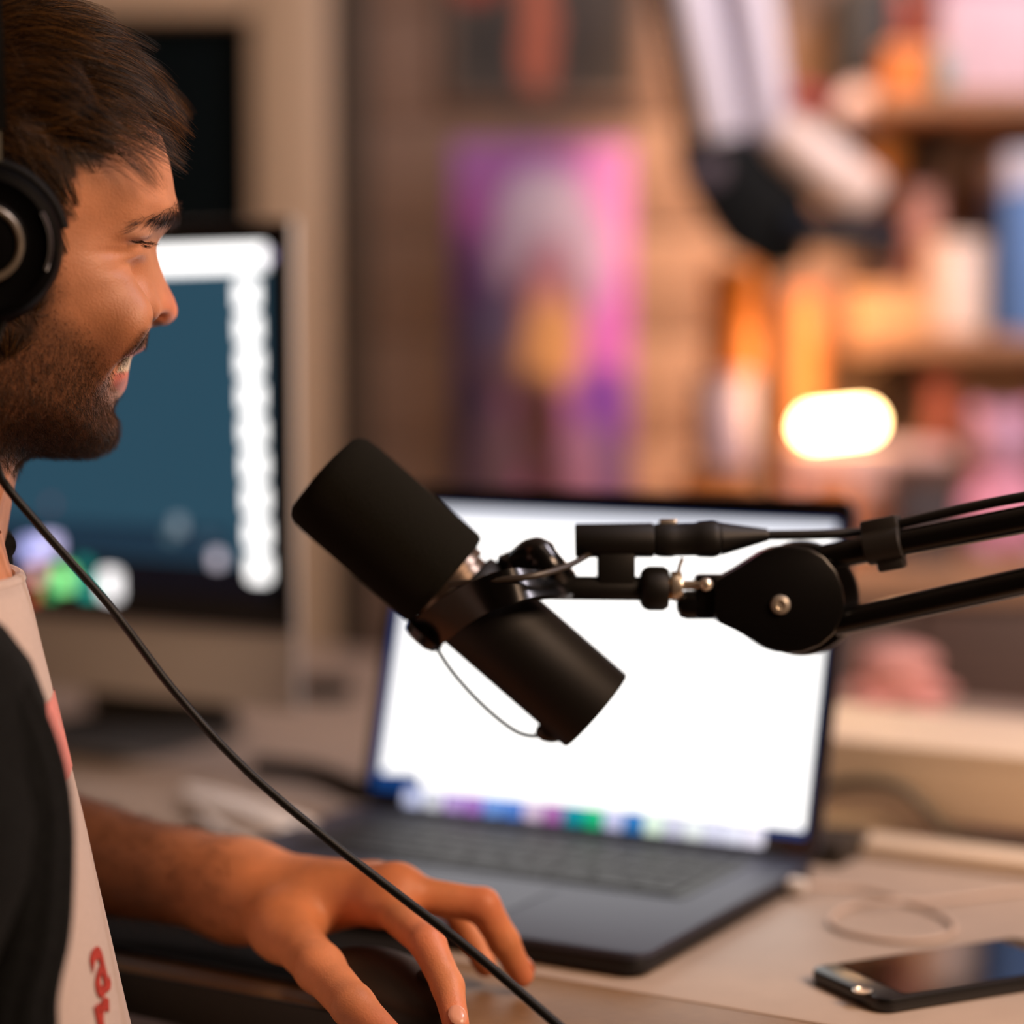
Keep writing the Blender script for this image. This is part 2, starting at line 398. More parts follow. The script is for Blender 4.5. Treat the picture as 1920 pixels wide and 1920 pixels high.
# --- zones of the skin (mirrored): projected on the near half
HM = HV.copy(); HM[:, 1] = -np.abs(HM[:, 1])
MX, MY, MD = projn(head2world(HM))
hair_poly = [(300,120),(262,178),(248,182),(234,188),(221,212),(214,245),(206,282),(192,304),(150,312),(127,335),(116,372),(104,410),(96,560),(60,640),(-40,700),(-120,780),(-150,900),(-700,900),(-700,-400),(300,-400)]
beard_poly = [(100,470),(112,540),(112,588),(150,622),(182,655),(200,690),(203,722),(212,750),(224,775),(232,805),(222,850),(180,870),(60,880),(-60,860),(-60,640),(60,600),(80,560)]
must_poly = [(277,617),(276,640),(266,655),(248,662),(235,680),(224,706),(216,712),(219,690),(232,664),(250,640),(264,620)]
brow_poly = [(236,424),(262,410),(300,398),(334,384),(342,398),(334,414),(300,418),(268,422),(240,434)]
lip_poly = [(285,650),(262,652),(236,668),(247,671),(285,668)]
lip2_poly = [(214,700),(240,697),(250,700),(248,732),(226,736),(212,722)]
teeth_poly = [(250,668),(236,670),(226,684),(219,698),(236,696),(252,694)]
lid_poly = [(232,436),(262,424),(316,418),(316,440),(290,455),(240,455)]
nostril_poly = [(284,596),(296,598),(306,606),(302,614),(284,614)]
def soft(poly, s):
    i = inpoly(MX, MY, poly); d = polydist(MX, MY, poly); return np.clip(0.5 + np.where(i, d, -d) / (2 * s), 0, 1)
front = HV[:, 0] > -200
m_hair = soft(hair_poly, 10); m_beard = np.maximum(soft(beard_poly, 22), soft(must_poly, 5) * 0.9) * (HV[:, 2] > -150)
m_brow = soft(brow_poly, 5); m_lip = np.maximum(soft(lip_poly, 3), soft(lip2_poly, 3)); m_teeth = soft(teeth_poly, 2); m_lid = soft(lid_poly, 6); m_nos = soft(nostril_poly, 3)
def lc(r, g, b): return np.array(lin((r, g, b)))
SK = lc(197, 135, 99)
cols = np.tile(SK, (len(HV), 1))
def mixc(c, m, k=1.0):
    global cols
    cols = cols * (1 - (m * k)[:, None]) + c[None] * (m * k)[:, None]
mixc(lc(226,128,100), np.exp(-(((HV[:,0]-72)/12)**2 + ((HV[:,2]+42)/14)**2)), 0.7)      # redder nose
mixc(lc(190,148,128), m_lid, 0.55)
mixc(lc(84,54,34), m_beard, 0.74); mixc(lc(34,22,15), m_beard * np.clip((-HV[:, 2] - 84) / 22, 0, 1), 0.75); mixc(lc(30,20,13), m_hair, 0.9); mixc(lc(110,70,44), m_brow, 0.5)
mixc(lc(205,122,108), m_lip); mixc(lc(216,200,176), m_teeth); mixc(lc(60,28,20), m_nos, 0.8)
HW = head2world(HV)

# --- torso (a loft), neck, far arm and hand
TPSI = math.radians(22); TF = np.array([math.cos(TPSI), math.sin(TPSI), 0]); TL = np.array([-math.sin(TPSI), math.cos(TPSI), 0])
sil = [(-200, -40), (900, -12), (960, 6), (1080, 40), (1300, 90), (1550, 150), (1920, 234), (2300, 330), (2900, 420), (4000, 440)]
def interp(pts, x): return float(np.interp(x, [p[0] for p in pts], [p[1] for p in pts]))
LEV = [(0.47,.178,.135),(0.55,.178,.135),(0.64,.172,.128),(0.72,.170,.122),(0.80,.175,.120),(0.87,.180,.115),(0.92,.172,.102),(0.95,.148,.088),(0.975,.108,.075),(0.993,.082,.066),(1.005,.068,.062)]
LEV = [(z_, a_ * .86, b_ * .92) for z_, a_, b_ in LEV]
def ringpts(z, a, b, cx, th):
    c = np.array([0, 1.12, 0]) + TF * cx * 1.0
    e = 0.9
    ct, st = np.cos(th), np.sin(th)
    X = c + TF * (np.sign(ct) * np.abs(ct) ** e * b)[:, None] - TL * (np.sign(st) * np.abs(st) ** e * a)[:, None]
    X[:, 2] = z; return X
TH = np.linspace(0, 2 * math.pi, 97)[:-1]
zz = np.array([l[0] for l in LEV]); zf = np.linspace(0.47, 1.003, 90)
af = np.interp(zf, zz, [l[1] for l in LEV]); bf = np.interp(zf, zz, [l[2] for l in LEV])
k_ = np.ones(7) / 7
def sm(v): return np.convolve(np.pad(v, 3, mode='edge'), k_, 'valid')
af = sm(af); bf = sm(bf); CXs = []
for z, a, b in zip(zf, af, bf):
    cx = -0.35
    for _ in range(12):
        R_ = ringpts(z, a, b, cx, TH); px, py, d = projn(R_); i = np.argmax(px)
        cx += (interp(sil, py[i]) - px[i]) * d[i] / FPX / math.cos(TPSI)
    CXs.append(cx)
CXs = sm(np.array(CXs))
def torso_pt(z, th, off=0.0):
    """points on the torso surface; th from the chest's middle towards his right (the camera)"""
    z = np.atleast_1d(z); a = np.interp(z, zf, af) + off; b = np.interp(z, zf, bf) + off; cx = np.interp(z, zf, CXs)
    th = np.broadcast_to(np.atleast_1d(th), z.shape); e = 0.9; ct, st = np.cos(th), np.sin(th)
    X = np.array([0, 1.12, 0]) + cx[:, None] * TF + TF * (np.sign(ct) * np.abs(ct) ** e * b)[:, None] - TL * (np.sign(st) * np.abs(st) ** e * a)[:, None]
    X[:, 2] = z; return X
def loft(z0, z1, nz, th0, th1, nt, off, closed=False):
    zs = np.linspace(z0, z1, nz); V = []; F = []
    for z in zs:
        ths = np.linspace(th0, th1, nt + 1)
        if closed: ths = ths[:-1]
        V.append(torso_pt(np.full(len(ths), z), ths, off))
    n = V[0].shape[0]
    for i in range(nz - 1):
        for j in range(n if closed else n - 1):
            j2 = (j + 1) % n; F.append((i * n + j, i * n + j2, (i + 1) * n + j2, (i + 1) * n + j))
    return np.concatenate(V), np.array(F)

person = None
BV = [HW]; BF = [HF]; BC = [cols]
tv, tf_ = loft(0.47, 1.0, 40, 0, 2 * math.pi, 64, -0.003, True)
capi = len(tv); tv = np.vstack([tv, tv[:64].mean(0)[None], tv[-64:].mean(0)[None]])
tf_ = np.vstack([tf_, [(capi, (j + 1) % 64, j, capi) for j in range(64)], [(capi + 1, capi - 64 + j, capi - 64 + (j + 1) % 64, capi + 1) for j in range(64)]])
# far (left) forearm and hand, near (right) forearm, lap: one implicit body
W_ = Z(452, 1672, .794)
J = dict(elbow=Vector((-0.42, 1.27, 0.822)), wrist=W_, im=Z(712,1688,.802), ip=Z(802,1768,.793), id=Z(840,1850,.776), it=Z(856,1925,.762),
 mm=Z(742,1672,.806), mp=Z(905,1697,.800), md=Z(945,1765,.780), mt=Z(978,1828,.760))
J['rm'] = J['mm'] + Vector((-.012, .022, -.004)); J['rp'] = J['rm'] + Vector((.042, .012, -.012)); J['rd'] = J['rp'] + Vector((.010, -.004, -.018)); J['rt'] = J['rd'] + Vector((.006, -.006, -.012))
J['pm'] = J['rm'] + Vector((-.018, .020, -.010)); J['pp'] = J['pm'] + Vector((.032, .010, -.010)); J['pd'] = J['pp'] + Vector((.009, -.003, -.008)); J['pt'] = J['pd'] + Vector((.006, -.004, -.008))
J['tc'] = Z(532,1738,.788); J['tm'] = Z(600,1816,.778); J['ti'] = Z(662,1886,.770); J['tt'] = Z(728,1948,.760)
lo = np.array([-0.46, 0.98, 0.735]); hi = np.array([0.05, 1.36, 0.87]); hs = 0.0019
g = [np.arange(lo[i], hi[i], hs) for i in range(3)]; G = np.meshgrid(*g, indexing='ij', sparse=True)
def cap(a, b, r1, r2): return capsule(G, J[a] if isinstance(a, str) else a, J[b] if isinstance(b, str) else b, r1, r2)
mid = J['elbow'].lerp(J['wrist'], .4) + Vector((0, -.004, .0))
fa = smin(cap('elbow', mid, .044, .042), cap(mid, 'wrist', .039, .0215), .02)
fa = smin(fa, cap(J['wrist'] + Vector((.0, .014, .0)), J['wrist'] + Vector((-.03, .028, .004)), .0175, .021), .015)
pal = cap('wrist', 'im', .0205, .0125)
for q, r in (('mm', .0130), ('rm', .0125), ('pm', .0115)): pal = smin(pal, cap('wrist', q, .019, r), .009)
pal = smin(pal, cap('im', 'mm', .0115, .0115), .006); pal = smin(pal, cap('mm', 'pm', .0115, .011), .006)
pal = smin(pal, cap('wrist', 'tc', .0195, .0145), .014); pal = smin(pal, cap('tc', J['im'].lerp(J['wrist'], .35), .014, .011), .014)
def finger(n, r): 
    f = smin(cap(n + 'm', n + 'p', r * 1.12, r), cap(n + 'p', n + 'd', r * 1.02, r * .9), .003)
    return smin(f, cap(n + 'd', n + 't', r * .9, r * .74), .003)
hand = smin(fa, pal, .02)
th_ = smin(cap('tc', 'tm', .0145, .0118), cap('tm', 'ti', .0118, .0105), .006); th_ = smin(th_, cap('ti', 'tt', .0104, .0082), .004)
hand = smin(hand, th_, .010)
for n, r in (('i', .0088), ('m', .0090), ('r', .0084), ('p', .0072)): hand = smin(hand, finger(n, r), .006)
for q in ('im', 'mm', 'rm'): hand = smin(hand, capsule(G, J[q] + Vector((0, 0, .001)), J[q] + Vector((.001, 0, .001)), .0118), .008)
av, afc = surface_nets(hand.astype(np.float32), lo, hs); av = smooth_mesh(av, afc, 2, .5)
armc = np.tile(lc(214, 138, 92), (len(av), 1))
tip = np.zeros(len(av))
for q in ('it', 'mt', 'tt', 'ip', 'mp', 'im', 'mm'):
    tip = np.maximum(tip, np.exp(-((av - np.array(J[q])) ** 2).sum(1) / (2 * .010 ** 2)))
armc = armc * (1 - .5 * tip[:, None]) + lc(222, 122, 92)[None] * .5 * tip[:, None]
hairy_shade = np.clip((-0.13 - av[:, 0]) / .07, 0, 1) * .85  # arm-hair brown, deepened toward the elbow as painted shade
armc = armc * (1 - hairy_shade[:, None]) + lc(78, 44, 22)[None] * hairy_shade[:, None]
# upper far arm, near arm and thighs under the clothes (coarse)
SHL = torso_pt(.915, math.radians(-90))[0] + TL * -.01; SHR = torso_pt(.915, math.radians(90))[0] + TL * .01
ELR = Vector(SHR) + Vector((-0.03, -0.05, -0.25)); HNR = ELR + Vector((0.20, 0.03, -0.07))
lo2 = np.array([-0.75, 0.70, 0.03]); hs2 = 0.012; hi2 = np.array([0.30, 1.55, 1.0])
g2 = [np.arange(lo2[i], hi2[i], hs2) for i in range(3)]; G2 = np.meshgrid(*g2, indexing='ij', sparse=True)
def cap2(a, b, r1, r2): return capsule(G2, a, b, r1, r2)
low = smin(cap2(SHL, J['elbow'], .047, .042), cap2(SHR, ELR, .047, .042), .01); low = smin(low, cap2(ELR, HNR, .04, .028), .02)
low = smin(low, cap2(HNR, HNR + Vector((.07, .02, -.012)), .028, .018), .02)
hipc = torso_pt(.50, 0.0)[0] - TF * .12
HIP = {}
for s_, nm in ((1, 'l'), (-1, 'r')):
    hp = hipc + TL * .085 * s_; kn = hp + TF * .40 + TL * .05 * s_; kn[2] = .49; an = kn + TF * .03; an[2] = .09
    HIP[nm] = (hp, kn, an); low = smin(low, cap2(hp, kn, .085, .062), .03); low = smin(low, cap2(kn, an, .058, .042), .02)
    low = smin(low, cap2(an, an + TF * .15 + np.array([0, 0, -.045]), .04, .032), .02)
lv, lf = surface_nets(low.astype(np.float32), lo2, hs2); lv = smooth_mesh(lv, lf, 2, .5)
off = 0; Vs = []; Fs = []; Cs = []
for V_, F_, C_ in ((HW, HF, cols), (tv, tf_, np.tile(SK, (len(tv), 1))), (av, afc, armc), (lv, lf, np.tile(SK, (len(lv), 1)))):
    Vs.append(V_); Fs.append(F_ + off); Cs.append(C_); off += len(V_)
m_skin = mat('skin', (205, 130, 92), rough=.48, attr='tint', var=.15, vscale=55, bump=.25, bscale=900, spec=.4, sss=.12)
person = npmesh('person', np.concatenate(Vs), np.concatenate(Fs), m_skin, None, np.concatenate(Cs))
tag(person, 'bearded smiling man in grey cardigan and pale T-shirt with his hand on a mouse', 'person')

# --- hair
def hairmat(name, rgb, rgb2, rough=.35):
    m = bpy.data.materials.new(name); m.use_nodes = True; nt = m.node_tree; b = nt.nodes['Principled BSDF']
    hi_ = nt.nodes.new('ShaderNodeHairInfo'); mx = nt.nodes.new('ShaderNodeMix'); mx.data_type = 'RGBA'
    mx.inputs[6].default_value = lin(rgb); mx.inputs[7].default_value = lin(rgb2)
    pw = nt.nodes.new('ShaderNodeMath'); pw.operation = 'POWER'; pw.inputs[1].default_value = 4.0
    nt.links.new(hi_.outputs['Random'], pw.inputs[0]); nt.links.new(pw.outputs[0], mx.inputs[0]); nt.links.new(mx.outputs[2], b.inputs['Base Color'])
    b.inputs['Roughness'].default_value = rough; b.inputs['Specular IOR Level'].default_value = .25
    return m
M_hair = hairmat('brown_hair', (13, 9, 6), (136, 92, 44)); M_beard = hairmat('beard_hair', (20, 14, 9), (104, 66, 30)); M_dark = hairmat('dark_lash_hair', (22, 14, 10), (44, 30, 22))
rng = np.random.default_rng(11)
TRI = np.vstack([HF[:, [0, 1, 2]], HF[:, [0, 2, 3]]])
TA = .5 * np.linalg.norm(np.cross(HV[TRI[:, 1]] - HV[TRI[:, 0]], HV[TRI[:, 2]] - HV[TRI[:, 0]]), axis=1)
def scatter(weight, n):
    w_ = TA * weight[TRI].mean(1); w_ = np.maximum(w_, 0); w_ /= w_.sum(); t_ = rng.choice(len(TRI), n, p=w_)
    r1, r2 = np.sqrt(rng.random(n)), rng.random(n); ba = np.stack([1 - r1, r1 * (1 - r2), r1 * r2], 1)
    p = (HV[TRI[t_]] * ba[:, :, None]).sum(1); nn = (N[TRI[t_]] * ba[:, :, None]).sum(1); nn /= np.linalg.norm(nn, axis=1, keepdims=True)
    return p, nn
def grow(p, n, flow, L_, lift, droop, k=8, jit=.2, clump=0, inflow=0.0):
    m = len(p); fl = flow + rng.normal(0, jit, (m, 3)); fl -= n * (fl * n).sum(1, keepdims=True); fl /= np.maximum(np.linalg.norm(fl, axis=1, keepdims=True), 1e-6)
    S = np.zeros((m, k, 3)); S[:, 0] = p - n * .5; d = fl + n * lift[:, None]; d /= np.linalg.norm(d, axis=1, keepdims=True)
    for i in range(1, k):
        S[:, i] = S[:, i - 1] + d * (L_ / (k - 1))[:, None]
        d = d - n * (np.reshape(inflow, (-1, 1)) / (k - 1)) + np.array([0, 0, -1.0])[None] * (droop / (k - 1))[:, None]; d /= np.linalg.norm(d, axis=1, keepdims=True)
    if clump:
        c = rng.choice(m, clump, replace=False); own = np.zeros(m, int)
        for s0 in range(0, m, 2000): own[s0:s0 + 2000] = np.argmin(((p[s0:s0 + 2000, None] - p[c][None]) ** 2).sum(-1), 1)
        tt = (np.linspace(0, 1, k) ** 1.3 * .72)[None, :, None]
        guide = S[c][own] + rng.normal(0, .35, (m, 1, 3)); S = S * (1 - tt) + guide * tt
    return S
# scalp: longer swept-forward top, cropped sides
PX, PY, _ = projn(head2world(np.stack([HV[:, 0], -np.abs(HV[:, 1]), HV[:, 2]], 1)))
topw = m_hair ** 3 * np.clip((HV[:, 2] - 30) / 25, 0, 1)
sidew = m_hair * np.clip(1 - (HV[:, 2] - 45) / 25, .0, 1) * (HV[:, 2] > -110)
p, n = scatter(topw, 11000)
fr = np.clip((p[:, 0] + 40) / 100, 0, 1); lat = np.clip((np.abs(p[:, 1]) - 18) / 35, 0, 1); ft = np.clip((p[:, 0] - 25) / 30, 0, 1)
flow = np.stack([np.full(len(p), .95), -.10 * np.sign(p[:, 1]), -.10 - .25 * lat], 1)
S1 = grow(p, n, flow, (44 + 18 * rng.random(len(p)) - 10 * (1 - fr)) * (1 - .62 * lat * ft) * (1 - .26 * ft), .40 + .35 * rng.random(len(p)) + .42 * ft, .15 + .75 * fr * rng.random(len(p)) + .35 * ft, 9, .24, 300, .75 - .3 * ft)
p, n = scatter(sidew, 12000)
qx, qy, _ = projn(head2world(np.stack([p[:, 0], -np.abs(p[:, 1]), p[:, 2]], 1)))
tmpl = np.clip((qx - 85) / 55, 0, 1)
flow = np.stack([.55 - .5 * tmpl, np.zeros(len(p)), -.8 * np.ones(len(p))], 1)
Ls = np.clip((p[:, 2] + 20) / 80, 0, 1) * 18 + 9; Ls = Ls * (1 - .75 * tmpl)
S2 = grow(p, n, flow, Ls * (.7 + .6 * rng.random(len(p))), .22 + .2 * rng.random(len(p)), np.full(len(p), .25), 7, .22, 700, .5)
S2 = np.concatenate([S2, S2[:, -1:] + (S2[:, -1:] - S2[:, -2:-1]) * .4, S2[:, -1:] + (S2[:, -1:] - S2[:, -2:-1]) * .7], 1)
hair = curves_obj('hair', head2world(np.concatenate([S1, S2]).reshape(-1, 3)).reshape(-1, 9, 3), .00011, M_hair, person)
tag(hair, 'short brown hair swept forward over the forehead', kind='stuff')
# beard and moustache
bw = np.maximum(soft(beard_poly, 26) ** 1.6, soft(must_poly, 4)) * (HV[:, 2] > -140) * (1 - m_lip)
p, n = scatter(bw, 24000)
flow = np.stack([np.full(len(p), .25), np.zeros(len(p)), np.full(len(p), -.9)], 1)
qx, qy, _ = projn(head2world(np.stack([p[:, 0], -np.abs(p[:, 1]), p[:, 2]], 1)))
den = np.clip((qy - 590) / 200, 0.15, 1)
S3 = grow(p, n, flow, (1.8 + 4.2 * den) * (.6 + .6 * rng.random(len(p))), .5 + .4 * rng.random(len(p)), np.full(len(p), .3), 5, .5, 0, .3)
beard = curves_obj('beard', head2world(S3.reshape(-1, 3)).reshape(-1, 5, 3), .00006, M_beard, person); tag(beard, 'short trimmed dark brown beard and moustache', kind='stuff')
p, n = scatter(m_brow ** 2 * np.clip((MX - 225) / 80, .15, 1), 900)
flow = np.stack([np.full(len(p), -.9), np.sign(p[:, 1]) * .5, np.full(len(p), -.1)], 1)
S4 = grow(p, n, flow, 6 + 4 * rng.random(len(p)), .25 + .2 * rng.random(len(p)), np.full(len(p), .2), 5, .2, 0, .3)
tag(curves_obj('eyebrows', head2world(S4.reshape(-1, 3)).reshape(-1, 5, 3), .00009, M_dark, person), 'dark brown eyebrows', kind='stuff')
lash = []
for i in range(60):
    f = i / 59; c = surf(244 + 46 * f, 456 + 1.5 * math.sin(f * 3)); 
    for sy in (1, -1):
        a = np.array([c[0], c[1] * sy, c[2]]); dd = np.array([.8 + .2 * rng.random(), .25 * np.sign(a[1]) * 1, -.55 + .2 * rng.random()]); L_ = 3.6 + 1.6 * rng.random()
        lash.append([a, a + dd * L_ * .35, a + dd * L_ * .7 + [0, 0, .3], a + dd * L_ + [0, 0, 1.0]])
tag(curves_obj('eyelashes', head2world(np.array(lash).reshape(-1, 3)).reshape(-1, 4, 3), .00009, M_dark, person), kind='stuff')
# forearm hair
sel = (av[:, 0] < -0.15) & (av[:, 0] > -.44)
ii = np.where(sel)[0]; ii = ii[rng.integers(0, len(ii), 5000)]; an_ = vnormals(av, afc)[ii]; a0 = av[ii]
dirv = np.array(J['wrist'] - J['elbow']); dirv /= np.linalg.norm(dirv); dr = an_ * .35 + dirv + rng.normal(0, .3, a0.shape); dr /= np.linalg.norm(dr, axis=1, keepdims=True)
S5 = np.stack([a0, a0 + dr * .004, a0 + dr * .008 + [0, 0, -.001], a0 + dr * .011 + [0, 0, -.003]], 1)
tag(curves_obj('arm_hair', S5, .00006, M_beard, person), kind='stuff')
# fingernails
m_nail = mat('nail', (226, 160, 130), rough=.25)
for a, b in (('id', 'it'), ('md', 'mt'), ('ti', 'tt')):
    dv = (J[b] - J[a]).normalized(); up = Vector((0, 0, 1)); up = (up - dv * up.dot(dv)).normalized(); c = J[b] - dv * .002 + up * .0064
    obj('fingernail', MB().ell(frame(c, up, dv), .0062, .0046, .0014, 2), m_nail, person)

# --- T-shirt
m_tee = mat('tshirt_cotton', (206, 186, 174), rough=.9, var=.06, vscale=400, bump=.5, bscale=1100, sheen=.2)
v1, f1 = loft(0.48, .978, 60, 0, 2 * math.pi, 120, 0.0, True)
fold = np.array([mnoise.noise(Vector((p[0] * 9, p[1] * 9, p[2] * 5))) for p in v1]) * .0004
ctr = np.array([0, 1.12, 0]) + np.interp(v1[:, 2], zf, CXs)[:, None] * TF; rad = v1 - ctr; rad[:, 2] = 0; rad /= np.linalg.norm(rad, axis=1, keepdims=True)
v1 = v1 + rad * fold[:, None] * np.clip((.978 - v1[:, 2]) / .1, 0, 1)[:, None]
tee = npmesh('tshirt', v1, f1, m_tee, person); tag(tee, 'pale heather T-shirt with red print')
sd = tee.modifiers.new('thick', 'SOLIDIFY'); sd.thickness = .002
col_ = MB().tube([Vector(q) for q in torso_pt(np.full(60, .979), np.linspace(0, 2 * math.pi, 60), .0)], .0030, 8); obj('collar', col_, m_tee, tee)
m_red = mat('red_print', (172, 52, 38), rough=.85, var=.25, vscale=300)
m_pink = mat('faded_red_print', (222, 140, 130), rough=.9, var=.15, vscale=260)
def th_at(px, py, off=0.0):
    """torso angle and height seen at a pixel"""
    best = None
    for z in np.linspace(.60, .99, 120):
        ths = np.linspace(math.radians(-10), math.radians(120), 131); X, Yp, D = projn(torso_pt(np.full(131, z), ths, off)); e = np.hypot(X - px, Yp - py); i = np.argmin(e)
        if best is None or e[i] < best[0]: best = (e[i], ths[i], z)
    return best[1], best[2]
def on_tee(pts2, th, z, s, m, name):
    """flat lettering wrapped on the chest: pts2 = mesh (verts2d, faces)"""
    v2, fc = pts2; r = .115
    V = torso_pt(np.array([z + q[1] * s for q in v2]), np.array([th - q[0] * s / r for q in v2]), .0027)
    return V, fc
def letter(ch):
    cu = bpy.data.curves.new('t', 'FONT'); cu.body = ch; cu.size = 1.0; cu.align_x = 'CENTER'; cu.offset = .02; cu.resolution_u = 4
    o = bpy.data.objects.new('t', cu); COL.objects.link(o); dg = bpy.context.evaluated_depsgraph_get(); me = o.evaluated_get(dg).to_mesh()
    r = ([v.co[:] for v in me.vertices], [tuple(p.vertices) for p in me.polygons]); o.evaluated_get(dg).to_mesh_clear(); bpy.data.objects.remove(o); return r
for ch, px, py, s in (('a', 186, 1858, .045), ('r', 196, 1960, .045)):
    th, z = th_at(px, py); V, fc = on_tee(letter(ch), th, z, s, m_red, 'lettering'); mb = MB(); mb.add(V, fc); obj('lettering', mb, m_red, tee, smooth=False, fixn=False)
strip = []
for (px, py) in ((46,1258),(59,1300),(74,1345),(88,1392),(98,1432)):
    strip.append((th_at(px + 6, py), th_at(px - 12, py)))
V = []; F = []
for a, b in strip:
    ths = np.linspace(a[0] - .08, b[0], 5); V.append(torso_pt(np.full(5, a[1]), ths, .0027))
V = np.concatenate(V)
for i in range(len(strip) - 1):
    for j in range(4): F.append((i * 5 + j, i * 5 + j + 1, (i + 1) * 5 + j + 1, (i + 1) * 5 + j))
mb = MB(); mb.add(V, F); obj('print_stripe', mb, m_pink, tee, fixn=False)

# --- cardigan: open front, edge traced on the near side
m_card = mat('cardigan_knit', (15, 16, 15), rough=.95, spec=.15, var=.8, vscale=300, bump=.9, bscale=1400, sheen=.03)
edge = [(600,-260),(1000,-125),(1100,-78),(1210,-16),(1300,42),(1380,76),(1450,96),(1530,107),(1600,109),(1700,107),(1780,102),(1840,82),(1920,84),(2300,112),(3000,150),(4200,180)]
zs = np.linspace(.50, .985, 110); the = []
for z in zs:
    ths = np.linspace(0, math.radians(110), 441); X, Yp, D = projn(torso_pt(np.full(441, z), ths, .022)); tg = np.array([interp(edge, y) for y in Yp])
    s_ = X - tg; i = np.where(s_ > 0)[0]; the.append(ths[i[-1]] if len(i) else math.radians(20))
the = np.convolve(np.pad(np.array(the), 2, mode='edge'), np.ones(5) / 5, 'valid')
NT = 130; V = []; F = []
uu = np.linspace(0, 1, NT) ** 1.5
for k, z in enumerate(zs):
    ths = the[k] + (2 * math.pi - math.radians(35) - the[k]) * uu
    arc = (ths - the[k]) * .15
    o_ = .022 + .006 * np.clip(np.minimum(arc / .004, (.034 - arc) / .005), 0, 1) - .004 * np.exp(-((arc - .036) / .003) ** 2) + .003 * np.exp(-((arc - .017) / .0025) ** 2)
    base = torso_pt(np.full(NT, z), ths, 0.0)
    n3 = np.array([mnoise.noise(Vector((q[0] * 7 + 3, q[1] * 7, q[2] * 9 + q[0] * 6))) for q in base])
    o_ = o_ + .007 * n3 * np.clip((arc - .036) / .05, 0, 1)
    a = np.interp(z, zf, af); b = np.interp(z, zf, bf); cx = np.interp(z, zf, CXs); ct, st = np.cos(ths), np.sin(ths)
    Xp = np.array([0, 1.12, 0]) + cx * TF + TF * (np.sign(ct) * np.abs(ct) ** .9 * (b + o_))[:, None] - TL * (np.sign(st) * np.abs(st) ** .9 * (a + o_))[:, None]; Xp[:, 2] = z; V.append(Xp)
V = np.concatenate(V)
for k in range(len(zs) - 1):
    for j in range(NT - 1): F.append((k * NT + j, k * NT + j + 1, (k + 1) * NT + j + 1, (k + 1) * NT + j))
card = npmesh('cardigan', V, np.array(F), m_card, person); tag(card, 'dark charcoal knit cardigan worn open')
sd = card.modifiers.new('thick', 'SOLIDIFY'); sd.thickness = .005; sd.offset = -1
def sleeve(pts, rs):
    sp = spline(pts, 10); q = np.interp(np.linspace(0, 1, len(sp)), np.linspace(0, 1, len(rs)), rs)
    return MB().tube(sp, [r * (1 + .05 * math.sin(i * 1.3)) for i, r in enumerate(q)], 24)
obj('sleeve', sleeve([Vector(SHR) + Vector(TL) * .05, Vector(SHR) - Vector((0, 0, .02)), ELR, HNR], [.074, .068, .060, .046]), m_card, card)
obj('sleeve', sleeve([Vector(SHL) - Vector(TL) * .05, Vector(SHL) - Vector((0, 0, .02)), J['elbow'].lerp(Vector(SHL), .15)], [.074, .066, .060]), m_card, card)
hd = [Vector(torso_pt(.988, math.radians(q), .014)[0]) for q in np.linspace(-28, -292, 26)]
obj('hood', MB().tube(hd, [.006 + .024 * math.sin(math.pi * i / 25) ** .5 for i in range(26)], 16), m_card, card)
m_jean = mat('dark_trousers', (26, 32, 40), rough=.9, var=.15, vscale=300)
for nm in ('l', 'r'):
    hp, kn, an = HIP[nm]; kn_ = Vector(kn)
    obj('trouser_leg', MB().tube(spline([Vector(hp) - Vector(TF) * .06, Vector(hp).lerp(kn_, .6), kn_ + Vector((0, 0, .005)), kn_.lerp(Vector(an), .35) + Vector(TF) * .015, Vector(an)], 6), [.097] * 6 + [.085] * 6 + [.075] * 6 + [.066] * 7, 20), m_jean, person)
    obj('shoe', MB().ell(frame(Vector(an) + Vector(TF) * .07 - Vector((0, 0, .042)), (0, 0, 1), TF), .14, .05, .045, 3), mat('shoe_leather', (30, 26, 24), rough=.5), person)
# ================================================================ DESK
DA = math.radians(31); DU = Vector((math.cos(DA), -math.sin(DA), 0)); DN = Vector((math.sin(DA), math.cos(DA), 0)); DZ = 0.75
D0 = Vector((-0.144, 1.10, 0))                       # a point of the front edge
def dk(u, n, z=DZ): return D0 + DU * u + DN * n + Vector((0, 0, z))
DM = Matrix((DU, DN, Vector((0, 0, 1)))).transposed().to_4x4()
def dm(u, n, z): m = DM.copy(); m.translation = dk(u, n, z); return m
m_top = mat('desk_laminate', (184, 165, 147), rough=.42, var=.05, vscale=40, bump=.05, bscale=300)
m_band = mat('desk_wood_band', (150, 118, 84), rough=.5, rgb2=(128, 98, 68), vscale=30, aniso=(3, 40, 40))
m_dkmetal = mat('dark_steel', (30, 30, 32), rough=.45, metal=.6)
desk = thing('desk', dk(0, .55, 0), 'long pale laminate desk with a brown wooden front band', 'desk')
U0, U1 = -0.95, 1.15
obj('desktop', MB().box(dm((U0 + U1) / 2, .615, DZ * 0 - .0175), U1 - U0, 1.01, .035, .002), m_top, desk).location.z += 0
obj('front_band', MB().box(dm((U0 + U1) / 2, .057, -.011), U1 - U0, .105, .022, .003), m_band, desk)
obj('edge_line', MB().box(dm((U0 + U1) / 2, .002, -.0125), U1 - U0, .004, .023, .001), mat('dark_edge_trim', (30, 27, 23), rough=.6), desk)
for o_ in list(desk.children): o_.location.z += DZ
for u in (U0 + .06, U1 - .06):
    for n in (.08, 1.06):
        obj('leg', MB().box(dm(u, n, (DZ - .035) / 2), .05, .05, DZ - .035, .004), m_dkmetal, desk)

